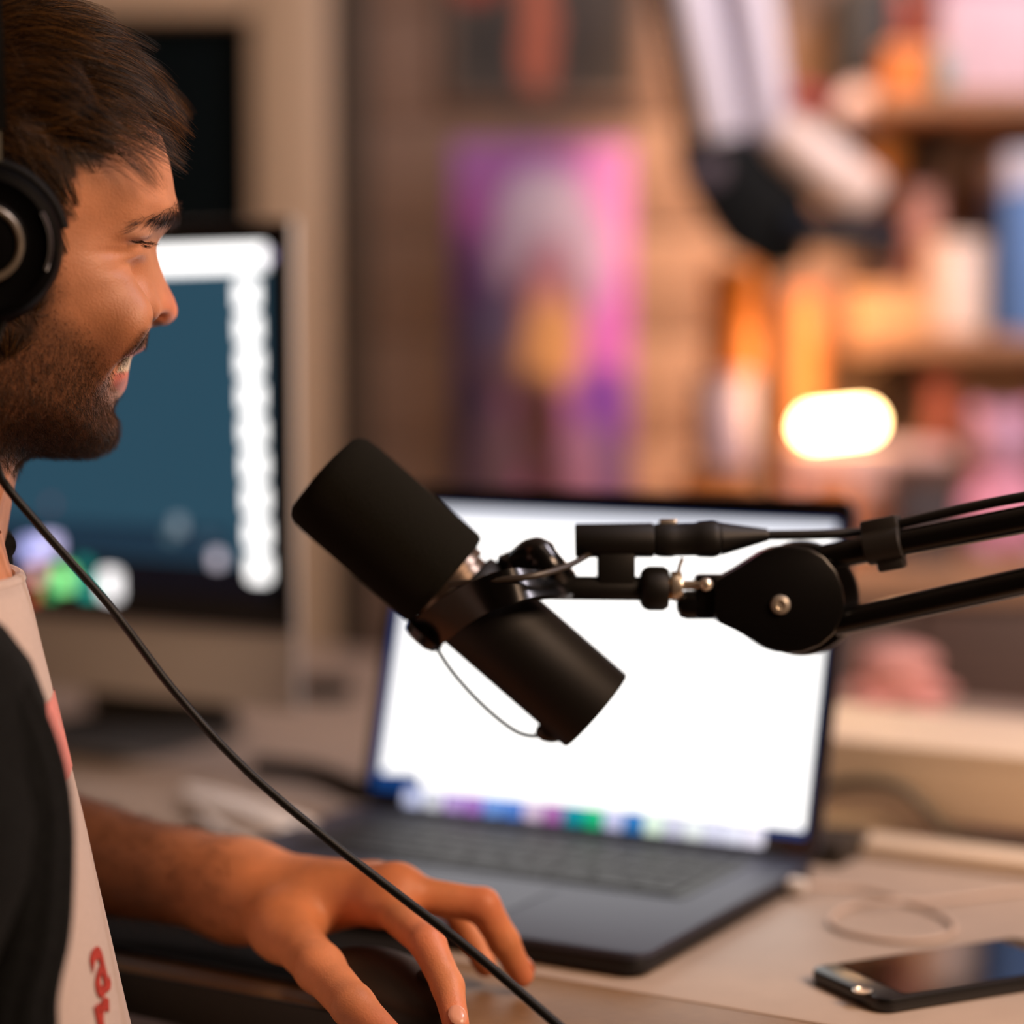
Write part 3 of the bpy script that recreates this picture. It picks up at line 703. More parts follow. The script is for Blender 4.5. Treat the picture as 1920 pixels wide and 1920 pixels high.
# ================================================================ ALL-IN-ONE COMPUTER (left)
IA = math.radians(31); IR = Vector((math.cos(IA), -math.sin(IA), 0)); IN = Vector((-math.sin(IA), -math.cos(IA), 0)); IU = Vector((0, 0, 1))
IO = P(548, 1190, 1.652)                              # lower right corner of the black glass
IM = Matrix((IR, -IN, IU)).transposed().to_4x4()
def im(x, y, z): m = IM.copy(); m.translation = IO + IR * x - IN * y + IU * z; return m
m_alu = mat('silver_aluminium', (216, 210, 200), rough=.5, metal=.08)
m_glass = mat('black_glass', (8, 8, 10), rough=.12)
m_black = mat('black_plastic', (14, 14, 15), rough=.45)
imac = thing('desktop_computer', IO + IR * -.264 - IN * .09 + Vector((0, 0, DZ - IO.z)), 'all-in-one desktop computer with black bezel and silver chin behind the man', 'computer')
obj('case', MB().box(im(-.264, .0085, .129), .528, .007, .382, .003), m_alu, imac)
bk = MB(); bk.ell(im(-.264, .026, .12), .20, .020, .15, 4); obj('case_back', bk, m_alu, imac)
gl = obj('bezel', MB().box(im(-.264, .003, .160), .526, .006, .319, .0028), m_glass, imac)
def srf(px, py, dy=-.0006):
    q = onplane(px, py, IO - IN * dy, IN); q = q - IO; return q.dot(IR), q.dot(IU)
def panel_rect(name, pts, m, parent, lift, M=None):
    mb = MB(); z = lift
    V = [M(x, y, z) for x, y in pts]; n = len(V); V += [M(x, y, z - .0004) for x, y in pts]
    F = [tuple(range(n)), tuple(range(2 * n - 1, n - 1, -1))] + [(i, (i + 1) % n, n + (i + 1) % n, n + i) for i in range(n)]
    mb.add(V, F); return obj(name, mb, m, parent, smooth=False)
def imx(x, y, z): return IO + IR * x + IU * y + IN * z
def emis(name, rgb, s): return mat(name, rgb, emit=s, rough=.3)
scr = panel_rect('screen', [(-.502, .026), (-.0215, .026), (-.0215, .296), (-.502, .296)], emis('screen_slate', (38, 74, 92), 1.0), imac, .0006, imx)
def rrect(cx, cy, w, h, r, n=4):
    out = []
    for (sx, sy, a0) in ((1, 1, 0), (-1, 1, 90), (-1, -1, 180), (1, -1, 270)):
        for k in range(n + 1):
            a = math.radians(a0 + 90 * k / n); out.append((cx + sx * (w / 2 - r) + r * math.cos(a), cy + sy * (h / 2 - r) + r * math.sin(a)))
    return out
E_white = emis('screen_white', (255, 252, 250), 2.2)
def q4(px0, py0, px1, py1):
    a = srf(px0, py0); b = srf(px1, py0); c = srf(px1, py1); d = srf(px0, py1); return [d, c, b, a]
panel_rect('toolbar', [(-.50, srf(400, 508)[1]), (srf(498, 500)[0], srf(400, 508)[1]), (srf(498, 460)[0], srf(400, 462)[1]), (-.50, srf(400, 462)[1])], E_white, scr, .0012, imx)
xs0, xs1 = srf(436, 800)[0], srf(496, 800)[0]
for k in range(9):
    y = srf(466, 552 + 64 * k)[1]; panel_rect('thumbnail', rrect((xs0 + xs1) / 2 + .0012 * k, y, (xs1 - xs0) * .66, .0215, .004), E_white, scr, .0013, imx)
panel_rect('lower_bar', [(-.502, .026), (-.0215, .026), (-.0215, srf(300, 1052)[1]), (-.502, srf(300, 1040)[1])], emis('screen_navy', (4, 10, 24), .6), scr, .0009, imx)
panel_rect('status_strip', [(-.502, srf(300, 1040)[1]), (-.06, srf(300, 1045)[1]), (-.06, srf(300, 985)[1]), (-.502, srf(300, 985)[1])], emis('screen_strip', (26, 54, 74), .8), scr, .0010, imx)
for (px, py, w_, h_, rgb, s_) in ((335, 985, .013, .014, (150, 165, 178), .8), (322, 1005, .012, .010, (90, 120, 130), .7), (392, 1010, .016, .008, (70, 100, 120), .7), (408, 1048, .012, .013, (230, 220, 235), 1.0),
        (60, 1030, .020, .018, (190, 190, 255), 1.6), (95, 1022, .022, .016, (215, 205, 250), 1.5), (72, 1075, .014, .014, (255, 190, 180), 1.4), (60, 1115, .012, .010, (255, 110, 70), 1.0),
        (122, 1085, .020, .020, (150, 245, 150), 1.6), (95, 1105, .012, .012, (60, 200, 120), 1.1), (160, 1065, .014, .014, (20, 150, 140), 1.0), (168, 1105, .018, .012, (40, 190, 170), 1.1), (208, 1096, .021, .024, (255, 250, 250), 1.7), (-10, 1060, .02, .02, (120, 140, 250), 1.4),
        (97, 945, .006, .006, (150, 90, 110), .75), (505, 480, .006, .008, (200, 180, 230), .9)):
    x, y = srf(px, py); panel_rect('screen_icon', rrect(x, y, w_, h_, min(w_, h_) * .25), emis('icon_%d_%d_%d' % rgb, rgb, s_), scr, .0015, imx)
# stand: foot on the desk and neck
zd = DZ - IO.z
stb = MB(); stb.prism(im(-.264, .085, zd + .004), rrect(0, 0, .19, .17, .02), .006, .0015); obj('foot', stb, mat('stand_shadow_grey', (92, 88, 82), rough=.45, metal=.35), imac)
nk = MB()
pts = [(.155, zd + .007), (.148, zd + .03), (.12, .0), (.075, .07), (.04, .11)]
sp = spline([Vector((0, a, b)) for a, b in pts], 6); V = []; F = []
for p_ in sp:
    for sx in (-1, 1):
        for dy in (0, .006): V.append(imx(-.264 + sx * .085, p_.z, -(p_.y + dy)))
for i in range(len(sp) - 1):
    a = i * 4; b = a + 4
    F += [(a, a + 2, b + 2, b), (a + 1, b + 1, b + 3, a + 3), (a, b, b + 1, a + 1), (a + 2, a + 3, b + 3, b + 2)]
F += [(0, 1, 3, 2), (len(V) - 4, len(V) - 2, len(V) - 1, len(V) - 3)]
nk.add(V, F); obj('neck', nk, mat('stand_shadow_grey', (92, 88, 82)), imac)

# ================================================================ LAPTOP
LA = math.radians(29.6); LR = Vector((math.cos(LA), -math.sin(LA), 0)); LN = Vector((-math.sin(LA), -math.cos(LA), 0)); LT = math.radians(15.3)
LH = Vector((.042, 1.425, DZ + .0145)); LW, LD = .349, .252
LUp = Vector((0, 0, 1)) * math.cos(LT) - LN * math.sin(LT); LNn = LN * math.cos(LT) + Vector((0, 0, 1)) * math.sin(LT)
m_space = mat('space_grey_aluminium', (58, 62, 78), rough=.45, metal=.3)
m_spdark = mat('dark_anodised_edge', (26, 26, 28), rough=.5, metal=.3)
lap = thing('laptop', Vector((LH.x, LH.y, DZ)) + LN * LD / 2, 'open grey laptop with a bright white window on its screen', 'laptop')
LB = Matrix((LR, LN, Vector((0, 0, 1)).cross(Vector((0,0,0))) + LR.cross(LN))).transposed().to_4x4()
def lb(x, n, z): m = LB.copy(); m.translation = Vector((LH.x, LH.y, 0)) + LR * x + LN * n + Vector((0, 0, z)); return m
obj('base', MB().prism(lb(0, LD / 2, DZ + .0120), rrect(0, 0, LW, LD, .012, 5), .0042, .0012), m_space, lap)
obj('base_edge', MB().prism(lb(0, LD / 2, DZ + .0062), rrect(0, 0, LW - .0005, LD - .0005, .012, 5), .0074, .001), m_spdark, lap)
rim = MB(); rim.prism(lb(0, LD / 2, DZ + .0015), rrect(0, 0, LW - .01, LD - .01, .012, 5), .003); obj('underside', rim, m_black, lap)
well = obj('keyboard', MB().prism(lb(0, .077, DZ + .0145), rrect(0, 0, .285, .112, .004, 3), .0008), m_black, lap)
kcap = mat('key_cap', (28, 28, 32), rough=.55)
k0 = None
rows = [(14, .0105, .019), (14, .019, .019), (13, .019, .0205), (13, .019, .0205), (12, .019, .0222), (9, .019, .0296)]
yy = .0275
for r_, (cnt, hgt, wid) in enumerate(rows):
    for k in range(cnt):
        x = (-cnt / 2 + .5 + k) * wid * (.268 / (cnt * wid)); wk = .268 / cnt - .0025
        obj('key', MB().box(lb(x, yy, DZ + .0153), wk, hgt - .0028, .0012, .0), kcap, well, smooth=False)
    yy += hgt if r_ == 0 else .0190
    if r_ == 0: yy += .0045
obj('trackpad', MB().prism(lb(0, .186, DZ + .01435), rrect(0, 0, .134, .084, .006, 4), .0006), mat('trackpad_glass', (58, 62, 78), rough=.45, metal=.3), lap)
obj('hinge', MB().cyl(LH - LR * .15 + Vector((0, 0, -.002)), LH + LR * .15 + Vector((0, 0, -.002)), .0062, bevel=.001), m_black, lap)
LL = Matrix((LR, LUp, LNn)).transposed().to_4x4()
def ll(x, u, n): m = LL.copy(); m.translation = LH + LR * x + LUp * u + LNn * n; return m
def llx(x, u, n): return LH + LR * x + LUp * u + LNn * n
lid = obj('lid', MB().prism(ll(0, .1175, -.0045), rrect(0, 0, LW, .236, .010, 5), .0055, .001), m_space, lap)
obj('bezel', MB().prism(ll(0, .1175, -.0012), rrect(0, 0, LW - .002, .234, .009, 5), .0014), m_glass, lap)
SW, S0, S1 = .331, .0125, .2195
lsc = panel_rect('screen', [(-SW / 2, S0), (SW / 2, S0), (SW / 2, S1), (-SW / 2, S1)], emis('screen_blue', (5, 62, 124), 1.0), lap, .0006, llx)
def lsr(px, py):
    q = onplane(px, py, LH, LNn) - LH; return q.dot(LR), q.dot(LUp)
E_win = emis('window_white', (255, 252, 248), 1.7)
wl = lsr(738, 1300)[0]; wr = lsr(1535, 1300)[0]
panel_rect('browser_window', [(wl, lsr(730, 1448)[1]), (lsr(790, 1450)[0], lsr(790, 1450)[1]), (lsr(790, 1490)[0], lsr(790, 1478)[1]), (wr, lsr(1500, 1556)[1]), (wr, S1 - .005), (wl, S1 - .004)], E_win, lsc, .0010, llx)
panel_rect('title_bar', [(wl, S1 - .012), (wr, S1 - .012), (wr, S1 - .0015), (wl, S1 - .0015)], emis('titlebar_grey', (225, 226, 235), 1.2), lsc, .0012, llx)
dockc = [(215, 220, 255), (235, 235, 245), (205, 170, 235), (185, 130, 215), (120, 165, 240), (90, 140, 225), (225, 200, 225), (180, 110, 180), (0, 150, 165), (20, 190, 130), (205, 205, 240), (40, 120, 190), (225, 245, 225), (205, 205, 225), (235, 240, 240), (215, 215, 235), (228, 228, 244), (235, 230, 245)]
for k, rgb in enumerate(dockc):
    f = k / (len(dockc) - 1); x, y = lsr(775 + (1415 - 775) * f, 1502 + (1570 - 1502) * f)
    panel_rect('dock_icon', rrect(x, y, .0135, .0155, .003), emis('dock_%d_%d_%d' % rgb, rgb, 1.15), lsc, .0014, llx)

# ================================================================ MICROPHONE ON ITS BOOM ARM
MD = 1.11; SCL = MD / 1.25
def mp(px, py, d=MD): return P(px, py, d)
m_foam = mat('black_foam', (27, 26, 21), rough=1.0, spec=.1, var=.25, vscale=1500, bump=.8, bscale=1500)
m_body = mat('mic_body_paint', (15, 14, 13), rough=.55, spec=.3, bump=.08, bscale=900)
m_gloss = mat('gloss_black', (10, 10, 10), rough=.22)
m_steel = mat('bright_steel', (240, 232, 218), rough=.3, metal=.85)
m_brass = mat('brass', (200, 140, 50), rough=.25, metal=1.0)
a = mp(603, 886); b = mp(1118, 1333); ax = (b - a).normalized(); MLn = (b - a).length / SCL
mic = thing('microphone', a.lerp(b, .5), 'black broadcast microphone with foam windscreen hanging in front of the laptop', 'microphone')
MF = frame(a, ax, (0, 1, 0))
def mz(t): return MLn * t
obj('windscreen', MB().lathe(MF, [(.0, 0), (.020, .0002), (.0265, .0012), (.0305, .004), (.0325, .008), (.0332, .014), (.0332, mz(.44)), (.0318, mz(.452)), (.027, mz(.458)), (.02, mz(.459))], 64), m_foam, mic)
obj('collar_ring', MB().lathe(MF, [(.022, mz(.45)), (.0262, mz(.452)), (.0262, mz(.478)), (.0235, mz(.48)), (.0235, mz(.505)), (.022, mz(.506))], 48), mat('mic_collar', (110, 96, 84), rough=.3, metal=.8), mic)
obj('housing', MB().lathe(MF, [(.02, mz(.500)), (.0262, mz(.502)), (.0276, mz(.51)), (.0279, mz(.53)), (.0279, mz(.995)), (.0272, mz(1.0)), (.02, mz(1.0)), (.019, mz(.992))], 64), m_body, mic)
obj('rear_plate', MB().lathe(MF, [(.0, mz(.988)), (.0205, mz(.988)), (.0205, mz(.993)), (.0, mz(.993))], 48), m_black, mic)
pv1 = mp(806, 1178, MD); pv2 = mp(992, 1040, MD)
perp = (pv1 - pv2); perp = (perp - ax * perp.dot(ax)).normalized()
def onaxis(p): return a + ax * (p - a).dot(ax)
for pv, s_ in ((pv1, 1), (pv2, -1)):
    q = onaxis(pv); o_ = obj('pivot_knob', MB().cyl(q + perp * s_ * .026 * SCL, q + perp * s_ * .0385 * SCL, .0135, .0125, 28, .006), m_gloss, mic)
yo = MB(); 
up_ = (perp * 1).normalized(); camd = (CAM - mp(900, 1100)).normalized()
path = [onaxis(pv1) + perp * .034 * SCL, mp(846, 1150, MD - .024), mp(900, 1118, MD - .040), mp(965, 1098, MD - .042), mp(1030, 1096, MD - .026), mp(1060, 1098, MD - .012)]
def band(mb, path, wdir, wd, th):
    sp = spline(path, 8); V = []; F = []
    for i, p_ in enumerate(sp):
        t_ = (sp[min(i + 1, len(sp) - 1)] - sp[max(i - 1, 0)]).normalized(); w_ = (wdir - t_ * wdir.dot(t_)).normalized(); n_ = t_.cross(w_)
        ww = wd[0] + (wd[1] - wd[0]) * i / (len(sp) - 1)
        for (sa, sb) in ((-1, -1), (1, -1), (1, 1), (-1, 1)): V.append(p_ + w_ * sa * ww * SCL / 2 + n_ * sb * th * SCL / 2)
    for i in range(len(sp) - 1):
        for k in range(4): k2 = (k + 1) % 4; F.append((i * 4 + k, i * 4 + k2, i * 4 + 4 + k2, i * 4 + 4 + k))
    F += [(3, 2, 1, 0), tuple(len(V) - 4 + k for k in range(4))]; mb.add(V, F); return mb
band(yo, path, ax, (.022, .018), .004)
path2 = [onaxis(pv2) - perp * .034 * SCL, mp(1005, 1040, MD - .012), mp(1028, 1062, MD - .016), mp(1055, 1092, MD - .008)]
yo.tube(spline(path2, 8), [.0105] * 12 + [.0095] * 13, 14)
obj('yoke', yo, m_gloss, mic)
sh0 = mp(1034, 1102, MD - .012); sh1 = mp(1216, 1104, MD - .012)
obj('shaft', MB().cyl(sh0, sh1, .0070, .0070, 24, .001), m_body, mic)
sd_ = (sh1 - sh0).normalized()
nut = MB(); nut.lathe(frame(mp(1200, 1103, MD - .012), sd_), [(.009, 0), (.0118, .002), (.0130, .005), (.0130, .0135), (.0112, .0165), (.008, .0168)], 20); obj('knurled_nut', nut, m_body, mic)
obj('connector_block', MB().box(frame(mp(1155, 1066, MD - .012), Up, sd_), .022, .014, .018, .002), m_body, mic)
st0 = mp(1078, 1014, MD - .012); st1 = mp(1226, 1013, MD - .012)
obj('connector_barrel', MB().cyl(st0, st1, .0098, .0100, 32, .0012), m_body, mic)
# thin wire from the yoke to the tail
wi = spline([mp(812, 1205, MD), mp(850, 1262, MD), mp(905, 1322, MD), mp(962, 1368, MD), mp(1000, 1380, MD), mp(1024, 1372, MD), mp(1040, 1372, MD)], 8)
obj('wire_loop', MB().tube(wi, .0013, 8), mat('green_grey_wire', (38, 58, 48), rough=.4), mic)
obj('wire_grommet', MB().ell(mp(1034, 1372, MD), .009, .005, .006, 2), m_black, mic)
wi = spline([mp(842, 1096, MD - .036), mp(930, 1088, MD - .044), mp(1000, 1080, MD - .043), mp(1062, 1062, MD - .03), mp(1105, 1040, MD - .016)], 8)
obj('signal_wire', MB().tube(wi, .0019, 8), mat('wire_rubber', (52, 46, 40), rough=.35), mic)

arm = thing('boom_arm', Vector((.66, 1.16, DZ)), 'black twin-tube boom arm reaching in from the right edge to carry the microphone', 'boom arm')
AD = MD - .012
obj('brass_thread', MB().cyl(mp(1236, 1103, AD), mp(1262, 1103, AD), .0068, seg=20), m_brass, arm)
ws = MB(); ws.cyl(mp(1257, 1099, AD), mp(1279, 1099, AD), .0088, .0088, 24, .0012); ws.tube([mp(1270, 1080, AD - .004), mp(1274, 1062, AD - .006), mp(1280, 1046, AD - .006)], .0012, 8); ws.cyl(mp(1275, 1097, AD - .004), mp(1312, 1097, AD - .006), .0027, seg=16)
obj('steel_coupling', ws, m_steel, arm)
fit = MB(); fit.lathe(frame(mp(1268, 1134, AD), Rt), [(.003, 0), (.0072, .002), (.0085, .006), (.0085, .024), (.007, .026)], 24); fit.box(frame(mp(1330, 1118, AD), Up, Rt), .018, .018, .026, .003)
obj('end_fitting', fit, m_gloss, arm)
obj('fitting_screw', MB().ell(mp(1324, 1096, AD - .012), .0036, .0036, .0036, 2), m_steel, arm)
# joint: drop shaped side plates around the pivot
JC = mp(1470, 1124, AD); mmx = AD / FPX / SCL
def JX(px, py): return ((px - 1470) * mmx, -(py - 1124) * mmx)
JM = frame(JC, -Fw, Rt)
drop = [JX(*q) for q in [(1334, 1088), (1375, 1066), (1425, 1034), (1450, 1024), (1478, 1021), (1510, 1026), (1540, 1042), (1562, 1068), (1574, 1098), (1578, 1128), (1572, 1160), (1556, 1188), (1532, 1208), (1500, 1220), (1470, 1223), (1440, 1216), (1410, 1200), (1375, 1180), (1345, 1166), (1334, 1150)]][::-1]
for dz in (.010, -.010): obj('joint_plate', MB().prism(JM @ T((0, 0, dz)), drop, .009, .0022), m_gloss, arm)
obj('joint_core', MB().lathe(JM @ T((0, 0, -.014)), [(.022, 0), (.030, .002), (.031, .014), (.030, .026), (.022, .028)], 48), m_gloss, arm)
obj('joint_washer', MB().lathe(JM @ T(((1566 - 1470) * mmx * .42, 0, -.020)), [(.0, 0), (.0325, 0), (.034, .002), (.034, .004), (.0325, .006), (0, .006)], 48), mat('washer_black', (30, 28, 26), rough=.28), arm)
sc_w = MB(); sc_w.lathe(JM @ T(((1457 - 1470) * mmx, (1124 - 1132) * mmx, .0145)), [(.0058, 0), (.0058, .0015), (.0050, .0028), (.0028, .0034), (.0022, .0022), (.0, .0022)], 24); obj('pivot_screw', sc_w, m_steel, arm)
u0 = mp(1545, 1046, AD); l0 = mp(1566, 1168, AD)
u1 = P(1920, 974, AD - .04); ud = (u1 - u0).normalized(); l1 = P(1920, 1090, AD - .04); ld_ = (l1 - l0).normalized(); LEN = .36
UE = u0 + ud * LEN; LE = l0 + ld_ * LEN
obj('upper_tube', MB().cyl(u0, UE, .0078, .0078, 24), m_gloss, arm); obj('lower_tube', MB().cyl(l0, LE, .0078, .0078, 24), m_gloss, arm)
cl = u0 + ud * ((mp(1660, 1022, AD) - u0).length); cf = frame(cl, ud, Up)
clip = MB(); clip.lathe(cf @ T((.001, 0, -.011)), [(.0085, 0), (.0106, .001), (.0106, .021), (.0085, .022)], 28); clip.box(cf @ T((.0085, 0, 0)), .016, .013, .022, .002); clip.box(cf @ T((-.011, 0, .002)), .007, .010, .016, .002)
obj('cable_clip', clip, mat('clip_plastic', (34, 32, 30), rough=.5), arm)
EC = (UE + LE) / 2
obj('elbow', MB().lathe(frame(EC + Fw * .02, -Fw), [(.03, 0), (.044, .003), (.046, .02), (.044, .037), (.03, .04)], 40), m_gloss, arm)
BS = Vector((.66, 1.16, DZ))
for dx in (-.03, .03): obj('lower_arm_tube', MB().cyl(EC + Vector((dx, 0, 0)), BS + Vector((dx, 0, .10)), .0078, seg=20), m_gloss, arm)
obj('lower_joint', MB().lathe(frame(BS + Vector((0, .02, .10)), (0, -1, 0)), [(.03, 0), (.042, .003), (.042, .037), (.03, .04)], 32), m_gloss, arm)
obj('base', MB().lathe(T(BS), [(.0, 0), (.055, 0), (.055, .008), (.05, .012), (.018, .016), (.014, .02), (.014, .09), (0, .09)], 40), m_gloss, arm)

xlr = thing('microphone_cable', mp(1350, 1010, AD), 'black plug and cable running from the microphone along the boom arm', 'cable')
pa = mp(1226, 1013, AD); pb = mp(1350, 1011, AD); pc = mp(1440, 1003, AD); pdv = (pb - pa).normalized()
obj('plug', MB().lathe(frame(pa, pdv, (0, 0, 1)), [(.008, 0), (.0092, .0005), (.0100, .004), (.0102, .010), (.0096, .012), (.0096, .024), (.0104, .026), (.0108, .034), (.0100, (pb - pa).length / SCL - .001), (.009, (pb - pa).length / SCL)], 32), m_body, xlr)
obj('latch', MB().box(frame(mp(1252, 979, AD), Up, Rt), .010, .006, .003, .001), m_steel, xlr)
bt = []; n_ = 22
for i in range(n_ + 1):
    f = i / n_; r_ = .0094 * (1 - f) + .0034 * f + (.0004 if i % 2 else 0); bt.append((r_, (pc - pb).length / SCL * f))
obj('strain_relief', MB().lathe(frame(pb, pc - pb), bt, 24), m_black, xlr)
cb = [pc - (pc - pb) * .1, mp(1540, 1002, AD), mp(1630, 997, AD)]; 
for s_ in (.0, .06, .12, .2, .28): 
    if s_ == 0: cb.append(cl + cf.to_3x3() @ Vector((.0105, 0, .0)))
    else: cb.append(cl + ud * s_ + cf.to_3x3() @ Vector((.0112 + .0015 * math.sin(s_ * 30), 0, 0)))
obj('lead', MB().tube(spline(cb, 10), .0029, 12), mat('cable_rubber', (20, 19, 18), rough=.38), xlr)

SCL = 1.0
# ================================================================ HEADPHONES
hc = L(-37, 447, 105); rr = (L(-37, 300, 105)[1] - L(-37, 612, 105)[1]) / 2; rx = L(118, 450, 92)[0] - hc[0]; zc = (L(-37, 300, 105)[1] + L(-37, 612, 105)[1]) / 2
def hw(x, y, z): return H0 + FX * (x * .001) + LY * (y * .001) + VZ * (z * .001)
hp = thing('headphones', hw(hc[0], 0, zc), 'black over-ear headphones with silver ring worn on the man\'s head', 'headphones')
m_hp = mat('headphone_black', (4, 4, 5), rough=.5, spec=.06); m_pad = mat('ear_pad_leather', (6, 6, 6), rough=.6, spec=.12, bump=.3, bscale=500)
for sy in (-1, 1):
    def HM(y): 
        m = Matrix((FX * (rx / rr), VZ, LY * sy)).transposed().to_4x4(); m.translation = hw(hc[0], sy * y, zc); return m
    k = .001
    R_ = rr * k
    cup = obj('ear_cup', MB().lathe(HM(84), [(R_ * .90, 0), (R_ * .985, .003), (R_, .008), (R_ * .985, .014), (R_ * .94, .020), (R_ * .90, .0225), (R_ * .80, .0235), (R_ * .74, .0222), (R_ * .55, .0222), (R_ * .50, .0240), (R_ * .36, .0245), (.0, .0245)], 72), m_hp, hp)
    pad = []
    for i in range(13):
        a_ = math.pi * 2 * i / 12; pad.append((R_ * .72 + .0125 * math.cos(a_), .011 * math.sin(a_)))
    obj('ear_pad', MB().lathe(HM(74), pad, 56), m_pad, hp)
    tor = MB(); ring = [(HM(84) @ Vector((R_ * .445 * math.cos(q), R_ * .445 * math.sin(q), .0248))) for q in np.linspace(0, 2 * math.pi, 73)]
    tor.tube(ring, .0017, 8); obj('silver_ring', tor, mat('satin_silver', (178, 168, 152), rough=.3, metal=.8), cup)
    arc = [(HM(84) @ Vector((R_ * .80 * math.cos(q), R_ * .80 * math.sin(q), .0236))) for q in np.linspace(math.radians(-24), math.radians(28), 24)]
    obj('edge_line', MB().tube(arc, .0009, 8), mat('glint_chrome', (190, 200, 210), rough=.12, metal=1.0), cup)  # short chrome arc put in as the highlight line on the cup
    # yoke and slider up to the band
    yk = [(HM(84) @ Vector((R_ * 1.0 * math.cos(q), R_ * 1.0 * math.sin(q), .012))) for q in np.linspace(math.radians(10), math.radians(170), 24)]
    obj('yoke', MB().tube(yk, .0030, 10), m_pad, hp)
    s0 = hw(hc[0] + 0, sy * 97, zc + rr); s1 = hw(hc[0] + 1, sy * 97, zc + rr + 60)
    band(sl := MB(), [s0, s0.lerp(s1, .5), s1], FX, (.022, .022), .004); obj('slider', sl, mat('slider_grey', (110, 108, 98), rough=.4, metal=.5), hp)
hbp = []
for q in np.linspace(-1, 1, 21):
    an_ = q * math.radians(100); hbp.append(hw(hc[0] + 1, 98 * math.sin(an_) if abs(q) < .95 else 97 * np.sign(q), (zc + rr + 14) + (142 - zc - rr) * max(0, math.cos(an_ * .9)) ** .8))
band(hb := MB(), hbp, FX, (.024, .024), .008); obj('headband', hb, m_pad, hp)
hcb = [hw(hc[0] + 10, -92, zc - rr + 3), P(-42, 760, .965), P(-8, 870, .975), P(14, 914, .985), P(90, 1004, .99), P(213, 1146, .995), P(330, 1300, 1.0), P(452, 1434, 1.0), P(600, 1562, 1.0), P(740, 1672, 1.0), P(880, 1780, .99), P(1000, 1882, .98), P(1100, 1972, .97), P(1180, 2060, .965), P(1230, 2250, .96), P(1250, 2700, .955)]
spc = spline(hcb, 10); nn_ = len(spc)
obj('cable', MB().tube(spc, [.0021 + .0008 * max(0, (i / nn_ - .55)) / .45 for i in range(nn_)], 10), mat('cable_black', (13, 13, 10), rough=.5, spec=.3), hp)

# ================================================================ MOUSE, PHONE, LEADS
mo = (J['it'] + J['tt']) / 2; mdir = Vector((.70, -.71, 0)); mc = Vector((-.063, 1.066, DZ + .0032)) 
mouse = thing('mouse', mc, 'dark computer mouse under the man\'s hand', 'mouse')
mbm = bmesh.new(); bmesh.ops.create_uvsphere(mbm, u_segments=32, v_segments=18, radius=1)
for v in mbm.verts:
    x, y, z = v.co; f = (x + 1) / 2; zz_ = max(z, -.35); v.co = Vector((x * .052, y * .029 * (1 - .12 * f), (zz_ + .35) / 1.35 * (.030 - .008 * f)))
mm_ = MB(); mm_.from_bm(mbm, frame(mc + Vector((0, 0, .0004)), (0, 0, 1), mdir)); obj('shell', mm_, mat('mouse_grey', (40, 37, 32), rough=.5), mouse)
obj('wheel', MB().cyl(*(frame(mc + Vector((0, 0, .0195)), (0, 0, 1), mdir) @ Vector((.03, s, 0)) for s in (-.003, .003)), .006, seg=20), m_black, mouse)
mat_ = thing('shade_mat', dk(-.20, .08), 'dark mat along the desk\'s front edge under the man\'s forearm and mouse', 'shade mat')  # dark sheet added to carry the deep shade under the forearm
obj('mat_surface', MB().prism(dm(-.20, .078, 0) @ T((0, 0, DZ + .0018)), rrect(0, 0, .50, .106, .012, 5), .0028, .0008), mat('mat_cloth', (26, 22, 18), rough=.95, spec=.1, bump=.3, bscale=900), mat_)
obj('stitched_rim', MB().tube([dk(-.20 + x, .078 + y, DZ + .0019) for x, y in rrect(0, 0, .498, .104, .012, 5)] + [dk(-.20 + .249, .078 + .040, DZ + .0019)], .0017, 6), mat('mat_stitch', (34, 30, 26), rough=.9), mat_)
po = Z(1512, 1812, DZ + .008); pu = Vector((.9, .436, 0)).normalized(); pv = Vector((.436, -.9, 0)).normalized()
PM = Matrix((pu, pv, pu.cross(pv))).transposed().to_4x4()
def pm_(x, y, z): m = PM.copy(); m.translation = Vector((po.x, po.y, DZ)) + pu * x + pv * y + Vector((0, 0, z)); return m
phone = thing('smartphone', pm_(.07, .034, 0).translation, 'dark smartphone lying face up on the desk, lower right', 'phone')
phone['label'] = 'dark smartphone lying face up on the pale desk beside the laptop'
obj('body', MB().prism(pm_(.071, .034, .0042), rrect(0, 0, .142, .068, .009, 5), .0076, .0018), mat('phone_black', (16, 16, 17), rough=.3), phone)
obj('screen', MB().prism(pm_(.071, .034, .0082), rrect(0, 0, .108, .060, .002, 3), .0004), mat('phone_glass', (10, 9, 10), rough=.05), phone)
hbx = onplane(1617, 1857, Vector((0, 0, DZ + .0086)), Vector((0, 0, 1)))
obj('home_button', MB().lathe(T(hbx + Vector((0, 0, -.0006))), [(.0038, 0), (.0050, .0002), (.0052, .0008), (.0046, .0010), (.0042, .0004), (.0, .0004)], 28), m_steel, phone)
m_wcab = mat('white_cable', (250, 244, 236), rough=.45)
def dz(px, py, h=.0): return Z(px, py, DZ + h)
chg = thing('charging_cable', dz(1600, 1700), 'thin pale charging cable plugged into the laptop\'s right side', 'cable')
obj('plug', MB().box(frame(dz(1482, 1658, .008), (0, 0, 1), LR), .021, .010, .0085, .003), mat('white_plastic', (240, 232, 222), rough=.35), chg)
obj('lead', MB().tube(spline([dz(1500, 1658, .008), dz(1545, 1662, .004), dz(1620, 1668, .002), dz(1700, 1690, .002), dz(1770, 1720, .002), dz(1788, 1745, .002), dz(1740, 1762, .002), dz(1660, 1762, .002), dz(1580, 1745, .002), dz(1556, 1725, .002), dz(1590, 1702, .002), dz(1660, 1690, .0055), dz(1750, 1690, .003), dz(1900, 1672, .002), dz(2050, 1660, .002)], 8), .0015, 8), mat('beige_cable', (214, 190, 170), rough=.5), chg)
